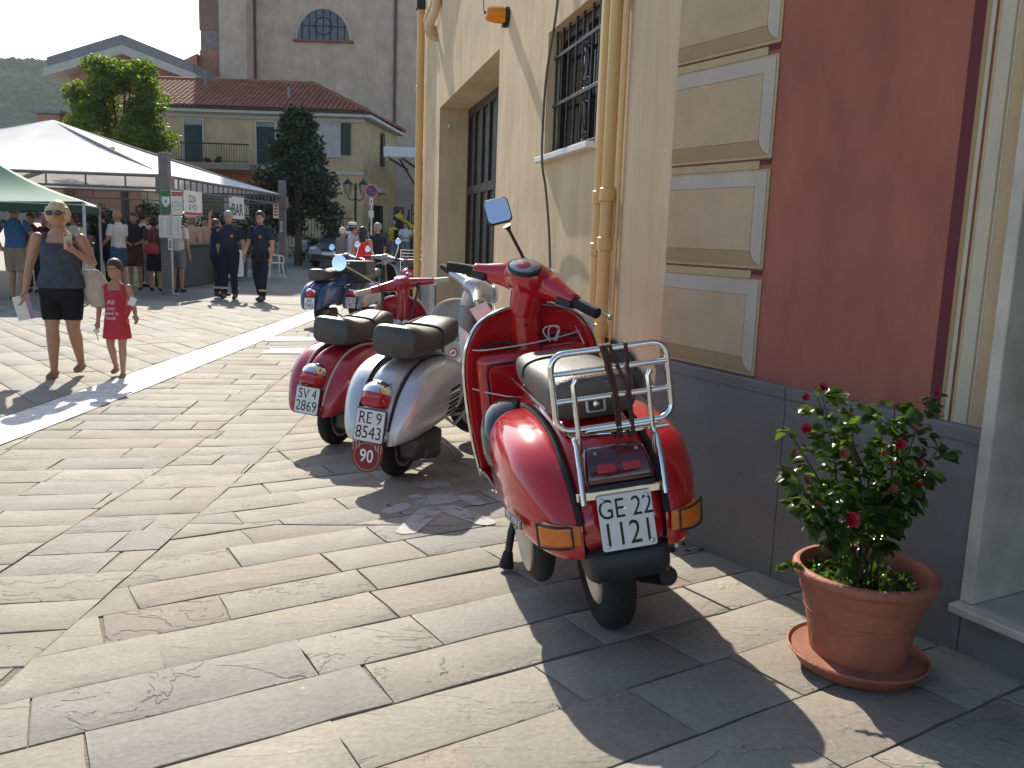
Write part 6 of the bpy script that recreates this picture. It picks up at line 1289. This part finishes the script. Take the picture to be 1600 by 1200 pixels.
for i in range(4):
    a=G4[i]+V(0,0,1.80); b_=G4[(i+1)%4]+V(0,0,1.80); rows=[]
    for r_ in range(7):
        f=r_/6; rows.append([tuple(a.lerp(b_,k/8).lerp(ga,f)+V(0,0,-.10*math.sin(PI*f)-.05*(1-f)*math.sin(PI*k/8))) for k in range(9)])
    mb.loft(rows,False,False)
mb.build('canopy',M_GCANV,gz,sharp=20)
for i in range(4):
    a=G4[i]; b_=G4[(i+1)%4]; mb=MB(); mb.loft([[tuple(a.lerp(b_,k/12)+V(0,0,z_+ (.02*math.sin(k*2.1) if z_<1.7 else -.05*math.sin(PI*k/12)))+V(.0,-.004,0)) for k in range(13)] for z_ in (1.60,1.795)],False,False); mb.build('valance',M_GVAL,gz,sharp=30)
    MB().tube([tuple(a+V(0,0,-.02)),tuple(a+V(0,0,1.78))],.028,8).build('leg',mat('galvanised_leg',(.35,.36,.40),.4,.6),gz)
    MB().tube([tuple(a+V(0,0,1.74)),tuple(b_+V(0,0,1.74))],.016,6).build('side_bar',MATS['galvanised_leg'],gz)
# counter along the open side of the marquee
ct=empty('counter',(-8.15,20.6,0),(0,0,0),'long dark bar counter under the marquee','counter'); MB().box(-.3,.3,0,5.2,0,.98).build('front',mat('counter_front',(.05,.045,.04),.8,0,.2),ct,bevel=.01); MB().box(-.38,.38,-.05,5.25,.982,1.03).build('worktop',mat('counter_top',(.12,.10,.08),.6,0,.2),ct,bevel=.01)
M_PRN=mat('printed_grey',(.25,.24,.24),.7); M_PGRN=mat('print_green',(.03,.18,.07),.6); M_PRED_=mat('print_red',(.45,.04,.06),.6); M_PYEL=mat('print_yellow',(.6,.42,.05),.6); M_PTEAL=mat('print_teal',(.03,.18,.22),.6)
def banner(name,M,w,h,label,cat='poster'):
    e=empty(name,(0,0,0),(0,0,0),label,cat); e.matrix_basis=M; MB().box(0,w,0,h,-.003,0).build('sheet',M_PAPER,e,smooth=False); return e
def shield(e,cx,cy,s):
    pts=[(-.5,.55),(-.3,.62),(0,.55),(.3,.62),(.5,.55),(.5,-.1),(.3,-.45),(0,-.68),(-.3,-.45),(-.5,-.1)]
    o=MB().poly([(cx+x*s,cy+y*s) for x,y in pts],.002,Matrix.Translation((0,0,.003))).build('shield_emblem',M_PAPER,e,smooth=False)
    for a in (0,PI/2): MB().box(-.07*s,.07*s,-.2*s,.2*s,.0055,.0075,Matrix.Translation((cx,cy+.02*s,0))@Matrix.Rotation(a,4,'Z')).build('emblem_cross',M_PRN,o,smooth=False)
    return o
Mb=lambda x,y,z,dx,dy: frame((x,y,z),(dx,dy,0),(0,0,1))
b1=banner('poster',Mb(-7.46,18.62,1.655,1,-.02),.46,.50,'green and white poster with a shield emblem on the marquee post')
MB().box(.004,.22,.004,.496,.0005,.0025).build('green_field',M_PGRN,b1,smooth=False); shield(b1,.115,.27,.17); MB().box(.14,.20,.004,.09,.003,.0045).build('red_tab',M_PRED_,b1,smooth=False)
for z0 in (.39,.435): MB().box(.235,.455,z0,z0+.038,.0005,.002).build('red_header',M_PRED_,b1,smooth=False)
for k,mt in enumerate((M_PRED_,M_PTEAL,M_PRED_,M_PYEL,M_PRED_)):
    MB().tube([(.335+.09*math.cos(a),.19+.09*math.sin(a),.001) for a in np.linspace(k*1.257,k*1.257+1.1,8)],.014,6,flat=.2).build('ring_segment',mt,b1)
MB().box(.30,.37,.185,.197,.0005,.002).build('ring_bar',M_PRN,b1,smooth=False)
b2=banner('price_board',Mb(-7.50,18.60,1.18,1,-.02),.47,.46,'white price list sheet under the green poster','sign')
for k in range(11):
    for a,b_ in ((.03,.03+.08*random.uniform(.5,1.1)),(.16,.16+.14*random.uniform(.5,1)),(.38,.43)): MB().box(a,b_,.40-.034*k,.408-.034*k,.0005,.0015).build('text_line',M_PRN,b2,smooth=False)
b3=banner('banner',Mb(-7.02,18.75,1.66,.05,1),.95,.52,'pale banner with red and grey print hanging along the marquee side, nearest')
mb=MB(); text_mesh(mb,'ZZA',.2,Matrix.Translation((.42,.34,.002)),.001,bold=.006); mb.build('lettering',M_PRN,b3,smooth=False); mb=MB(); text_mesh(mb,'& VO',.18,Matrix.Translation((.45,.17,.002)),.001,bold=.004); mb.build('lettering',M_PRN,b3,smooth=False); MB().box(.0,.95,.01,.07,.0005,.002).build('red_strip',M_PRED_,b3,smooth=False)
b4=banner('banner',Mb(-7.33,22.6,1.66,.05,1),1.1,.56,'pale banner lettered BAR hanging along the marquee side')
mb=MB(); text_mesh(mb,'BAR',.42,Matrix.Translation((.62,.22,.002)),.001,bold=.01); mb.build('lettering',M_INK,b4,smooth=False); MB().box(0,.24,.005,.555,.0005,.002).build('green_field',M_PGRN,b4,smooth=False); shield(b4,.12,.4,.2)
b5=banner('poster',Mb(-7.56,27.55,1.76,1,-.05),.17,.48,'narrow white and red notice hung by the far marquee post')
for k in range(4): MB().box(.03,.14,.08+.09*k,.13+.09*k,.0005,.002).build('red_print',M_PRED_,b5,smooth=False)
b6=banner('notice',Mb(-7.4,27.75,1.35,1,-.02),.07,.32,'slim white notice taped to the far marquee post'); MB().box(.015,.055,.04,.28,.0005,.0015).build('grey_print',M_PRN,b6,smooth=False)
b7=banner('notice',Mb(-7.30,18.55,.93,1,0),.09,.24,'slim white notice under the price list on a thin pole'); MB().box(.02,.07,.03,.2,.0005,.0015).build('grey_print',M_PRN,b7,smooth=False)
sp_=empty('sign_pole',(-7.24,18.6,0),(0,0,0),'thin pale metal pole carrying the price list','pole'); MB().tube([(0,0,-.02),(0,0,1.7)],.022,8).build('tube',M_ALU,sp_); MB().lathe([(.12,0),(.11,.015),(.03,.03)],16).build('foot',M_ALU,sp_)
b8=banner('counter_banner',Mb(-7.62,22.9,.12,.12,1),1.3,.72,'white printed banner on the front of the bar counter'); mb=MB(); text_mesh(mb,'LIGURIA',.17,Matrix.Translation((.7,.13,.002)),.001); mb.build('lettering',M_PRN,b8,smooth=False); mb=MB(); mb.lathe([(.1,0),(.098,.002)],16,Matrix.Translation((.15,.16,.001))); mb.build('red_dot',M_PRED_,b8,smooth=False)
# plastic chairs
M_CHAIR=mat('white_plastic_chair',(.70,.70,.69),.4,0,.06)
def chair(x,y,rz,label):
    t=empty('plastic_chair',(x,y,g(x,y)),(0,0,rz),label,'chair','white plastic chairs')
    MB().poly(rrect(.44,.42,.06,4),.03,Matrix.Translation((0,0,.41))).build('seat',M_CHAIR,t,bevel=.01)
    for sx in (-1,1):
        for sy in (-1,1): MB().tube([(sx*.19,sy*.17,.42),(sx*.24,sy*.23,0)],[.026,.018],6).build('leg',M_CHAIR,t)
        MB().tube([tuple(p) for p in spline([(sx*.22,-.2,.42),(sx*.25,-.2,.60),(sx*.25,-.1,.64),(sx*.24,.2,.66)],10)],.022,6).build('armrest',M_CHAIR,t)
    bk_=MB(); 
    rows=[[(x_,.20+.09*(z-.42)+.06*(x_/.24)**2*-1,z) for x_ in np.linspace(-.23*(1-.25*max(0,z-.7)/.15*.5),.23*(1-.25*max(0,z-.7)/.15*.5),7)] for z in np.linspace(.42,.86,6)]
    bk_.loft(rows,False,False); o=bk_.build('backrest',M_CHAIR,t,sharp=60); sd=o.modifiers.new('t','SOLIDIFY'); sd.thickness=.02
    return t
chair(-7.0,25.6,R(120),'white plastic chair beside the far marquee post'); chair(-8.55,36.0,R(150),'white plastic chair beside the silver car'); chair(-9.2,35.2,R(40),'white plastic chair in the shade under the dark tree')
# ================================================================== CAR, SIGNS, LAMP, STAGE
M_CARP=paintm('car_silver',(.24,.27,.30),.5,.35,.6); M_CARG=mat('car_glass',(.10,.13,.14),.06,0,.2,2,coat=1)
car=empty('car',(-6.75,31.9,g(-6.75,31.9)),(0,0,R(-6)),'silver estate car parked facing the square behind the people','car')
def cring(y,hw,zb,zt,n=4,seg=24): return [(p[1],y,p[2]) for p in sring(0,hw,zb,zt,n,seg)]
mb=MB(); mb.loft([cring(y,hw,zb,zt) for y,hw,zb,zt in spline([(0,.68,.30,.62),(.08,.80,.22,.72),(.35,.84,.2,.80),(1.0,.86,.2,.90),(1.5,.86,.2,.94),(3.0,.86,.2,.95),(3.9,.84,.22,.95),(4.2,.76,.3,.85)],26)]); mb.build('body',M_CARP,car,sharp=50)
mb=MB(); mb.loft([cring(y,hw,zb,zt,3) for y,hw,zb,zt in ((1.05,.76,.84,.90),(1.35,.74,.86,1.12),(1.75,.70,.88,1.38),(2.1,.67,.88,1.46),(3.2,.67,.88,1.47),(3.8,.64,.88,1.38),(4.1,.6,.88,1.0))]); cb=mb.build('cabin',M_CARG,car,sharp=60)
mb=MB(); mb.loft([cring(y,hw,zb,zt,5) for y,hw,zb,zt in ((1.74,.66,1.36,1.41),(2.1,.645,1.43,1.49),(3.2,.645,1.44,1.50),(3.75,.61,1.37,1.42))]); mb.build('roof',M_CARP,car,sharp=50)
for sx in (-1,1):
    MB().tube([(sx*.75,1.08,.90),(sx*.69,1.74,1.38)],.035,6).build('windscreen_pillar',M_CARP,car); MB().tube([(sx*.73,2.6,.92),(sx*.66,2.6,1.44)],.04,6).build('door_pillar',M_CARP,car)
    hl=MB(); hl.ball((sx*.60,.12,.66),(.19,.10,.085),14,8); hl.build('headlight',M_GLASS,car); MB().box(sx*.80-.03,sx*.80+.15 if sx>0 else sx*.80+.03,1.35,1.45,.90,1.02).build('wing_mirror',M_CARP,car,bevel=.03)
    MB().box(sx*.58-.1,sx*.58+.1,.0,.05,.34,.40).build('fog_lamp',M_GLASS,car,bevel=.02)
    for yy in (.75,3.35):
        Mw=Matrix.Translation((sx*.76,yy,.30))@Matrix.Rotation(PI/2,4,'Y'); w__=MB().lathe([(.18,-.09),(.29,-.095),(.305,-.06),(.305,.06),(.29,.095),(.18,.09)],28,Mw).build('wheel',M_TYRE,car); MB().lathe([(.18,-.085),(.17,-.06),(.05,-.08),(.05,.08),(.17,.06),(.18,.085)],24,Mw).build('rim',M_ALU,w__)
MB().box(-.32,.32,-.02,.12,.58,.68).build('grille',M_BLKP,car,bevel=.02); MB().box(-.66,.66,-.03,.12,.30,.44).build('lower_intake',M_BLKP,car,bevel=.03); MB().box(-.78,.78,-.05,.1,.45,.55).build('front_bumper',M_CARP,car,bevel=.03); MB().box(-.26,.26,-.065,-.052,.45,.55).build('number_plate',M_PLATE,car,bevel=.003)
MB().tube([(-.55,1.3,.96),(.1,1.18,.93)],.008,5).build('wiper',M_BLKP,car)
ns=empty('no_parking_sign',(-4.44,27,g(-4.44,27)),(0,0,0),'round blue and red no-parking sign on a thin pole','sign')
MB().tube([(0,.03,-.05),(0,.03,2.78)],.028,8).build('pole',M_ALU,ns); Md=frame((0,0,2.60),(1,0,0),(0,0,1))
MB().lathe([(.19,0),(.19,.004)],32,Md).build('red_disc',M_PRED_,ns,smooth=False); MB().lathe([(.145,.0045),(.144,.006)],32,Md).build('blue_disc',mat('sign_blue',(.02,.06,.22),.5),ns,smooth=False); MB().box(-.145,.145,-.02,.02,.0065,.008,Md@Matrix.Rotation(R(-45),4,'Z')).build('red_bar',M_PRED_,ns,smooth=False); MB().lathe([(.197,-.004),(.20,.002),(.19,.003)],32,Md).build('rim',M_PAPER,ns)
pl=MB().box(-.055,.055,-.005,.0,2.18,2.38).build('arrow_plate',M_PAPER,ns,smooth=False); MB().poly([(-.01,-.06),(.01,-.06),(.01,.02),(.03,.02),(0,.06),(-.03,.02),(-.01,.02)],.002,frame((0,-.006,2.28),(1,0,0),(0,0,1))).build('arrow',M_INK,pl,smooth=False)
p2=MB().box(-.08,.08,-.005,0,1.82,2.02).build('tow_plate',M_ALU,ns,smooth=False)
sl_=empty('street_lamp',(-5.46,30,g(-5.46,30)),(0,0,0),'dark iron street lamp with two glass lanterns','street lamp'); M_LGL=mat('lantern_glass',(.30,.30,.20),.3,0,.15,4)
MB().lathe([(.16,0),(.16,.25),(.09,.4),(.06,.9),(.045,1.2),(.04,2.7),(.06,2.75),(.03,2.95)],16).build('post',M_IRON,sl_)
for sx in (-1,1):
    MB().tube([tuple(p) for p in spline([(0,0,2.45),(sx*.12,0,2.38),(sx*.24,0,2.45),(sx*.26,0,2.58)],12)],.02,6).build('arm',M_IRON,sl_)
    ln=MB().lathe([(.07,2.58),(.085,2.60),(.15,2.88),(.155,2.89)],6,Matrix.Translation((sx*.26,0,0))).build('lantern',M_LGL,sl_,smooth=False); MB().lathe([(.18,2.89),(.17,2.92),(.08,3.02),(.03,3.06),(.015,3.12)],6,Matrix.Translation((sx*.26,0,0))).build('lantern_cap',M_IRON,ln,smooth=False)
    for k in range(6): a=2*PI*k/6; MB().tube([(sx*.26+.087*math.cos(a),.087*math.sin(a),2.60),(sx*.26+.155*math.cos(a),.155*math.sin(a),2.89)],.008,4).build('lantern_rib',M_IRON,ln)
sgx=empty('stage',(-6.2,41,0),(0,0,0),'shaded outdoor stage with white awning, steps and railings beyond the drainpipe','stage')
sgx.scale=(1.2,1.2,1.2)
MB().box(.2,4.5,.8,7,0,1.25).build('platform',M_GATE,sgx); aw=MB(); aw.box(.15,4.5,-1,-.9,3.95,4.32); aw.build('awning_front',mat('awning_white',(.62,.63,.64),.7,0,.1,4),sgx,bevel=.02)
MB().add([(.2,-.9,3.97),(4.5,-.9,3.97),(4.5,5,4.45),(.2,5,4.45)],[(0,1,2,3)]).build('awning_roof',MATS['awning_white'],sgx,smooth=False)
for k in range(8): MB().box(.3+.5*k,.36+.5*k,-.85,4.8,3.88,3.95).build('awning_batten',M_POST,sgx,smooth=False)
for x,y in ((1.6,.9),(4.3,.9),(1.6,5)): MB().tube([(x,y,1.25),(x,y,4.2)],.05,8).build('awning_post',M_IRON,sgx)
MB().tube([(.7,-.6,3.9),(1.6,.9,2.3)],.035,6).build('brace',M_IRON,sgx)
for k in range(6): MB().box(-.5,.9,-.9+.3*k,-.6+.3*k,0,.2+.2*k).build('step',mat('stone_step',(.10,.095,.09),.85,0,.2,5),sgx,bevel=.01)
for x in (-.5,.9): MB().tube([(x,-.9,.9),(x,.9,2.1)],.03,6).build('stair_rail',M_IRON,sgx); MB().tube([(x,-.9,.2),(x,-.9,.92)],.03,6).build('rail_post',M_IRON,sgx); MB().tube([(x,.8,1.2),(x,.8,2.1)],.03,6).build('rail_post',M_IRON,sgx)
for z in (1.6,1.95,2.3): MB().tube([(1.0,.85,z),(4.5,.85,z)],.022,6).build('guard_rail',M_IRON,sgx)
for k in range(8): MB().tube([(1.0+.5*k,.85,1.25),(1.0+.5*k,.85,2.3)],.02,6).build('rail_post',M_IRON,sgx)
MB().box(.55,4.6,6.9,7.1,0,4.6).build('back_wall',M_CHURCH,sgx,smooth=False)
spk=empty('loudspeaker',(-5.66,42.3,1.5),(0,0,R(10)),'tall black loudspeaker standing on the stage edge','loudspeaker'); MB().box(-.25,.25,-.22,.22,0,1.15).build('cabinet',M_BLKP,spk,bevel=.03)
for z,r in ((.35,.19),(.85,.12)): MB().lathe([(r,0),(r*.95,.02),(r*.4,-.03)],20,frame((0,-.222,z),(1,0,0),(0,0,1))).build('driver',M_RUB,spk)
ya=empty('yellow_machine',(-5.45,40.3,g(-5.4,40.3)),(0,0,0),'bent yellow metal arm sticking up beside the stage steps','machine'); MB().tube([(0,0,1.95),(.35,.1,1.75),(.75,.1,1.45),(1.0,.2,1.5),(1.3,.2,1.55)],[.05,.09,.10,.08,.06],8).build('arm',mat('yellow_paint',(.55,.40,.02),.5),ya); MB().tube([(.75,.1,1.45),(.8,.1,.0)],.06,8).build('leg',MATS['yellow_paint'],ya); MB().poly([(-.22,.05),(0,.16),(.05,.3),(.1,.1),(.3,.02),(.08,-.06),(-.05,-.1)],.06,frame((.1,-.05,1.95),(1,0,0),(0,0,1))).build('star_plate',MATS['yellow_paint'],ya)
fc=empty('iron_fence',(-15.5,38.5,g(-15,38.5)),(0,0,0),'dark iron picket fence along the foot of the ochre house','fence')
for z in (.45,1.75): MB().box(0,8.4,-.02,.02,z,z+.04).build('rail',M_IRON,fc)
for k in range(60): MB().tube([(.14*k,0,0),(.14*k,0,1.95),(.14*k,0,2.05)],[.012,.012,.003],5).build('picket',M_IRON,fc)

# ================================================================== HAZE
m=bpy.data.materials.new('haze_air'); m.use_nodes=True; nt=m.node_tree; nt.nodes.clear(); o_=nt.nodes.new('ShaderNodeOutputMaterial'); pv=nt.nodes.new('ShaderNodeVolumePrincipled'); pv.inputs['Color'].default_value=(.86,.92,1,1); pv.inputs['Density'].default_value=.0002; pv.inputs['Anisotropy'].default_value=.25; nt.links.new(pv.outputs[0],o_.inputs['Volume'])
hzb=MB().box(-700,280,-80,900,-8,125).build('haze',m,smooth=False); tag(hzb,kind='stuff')
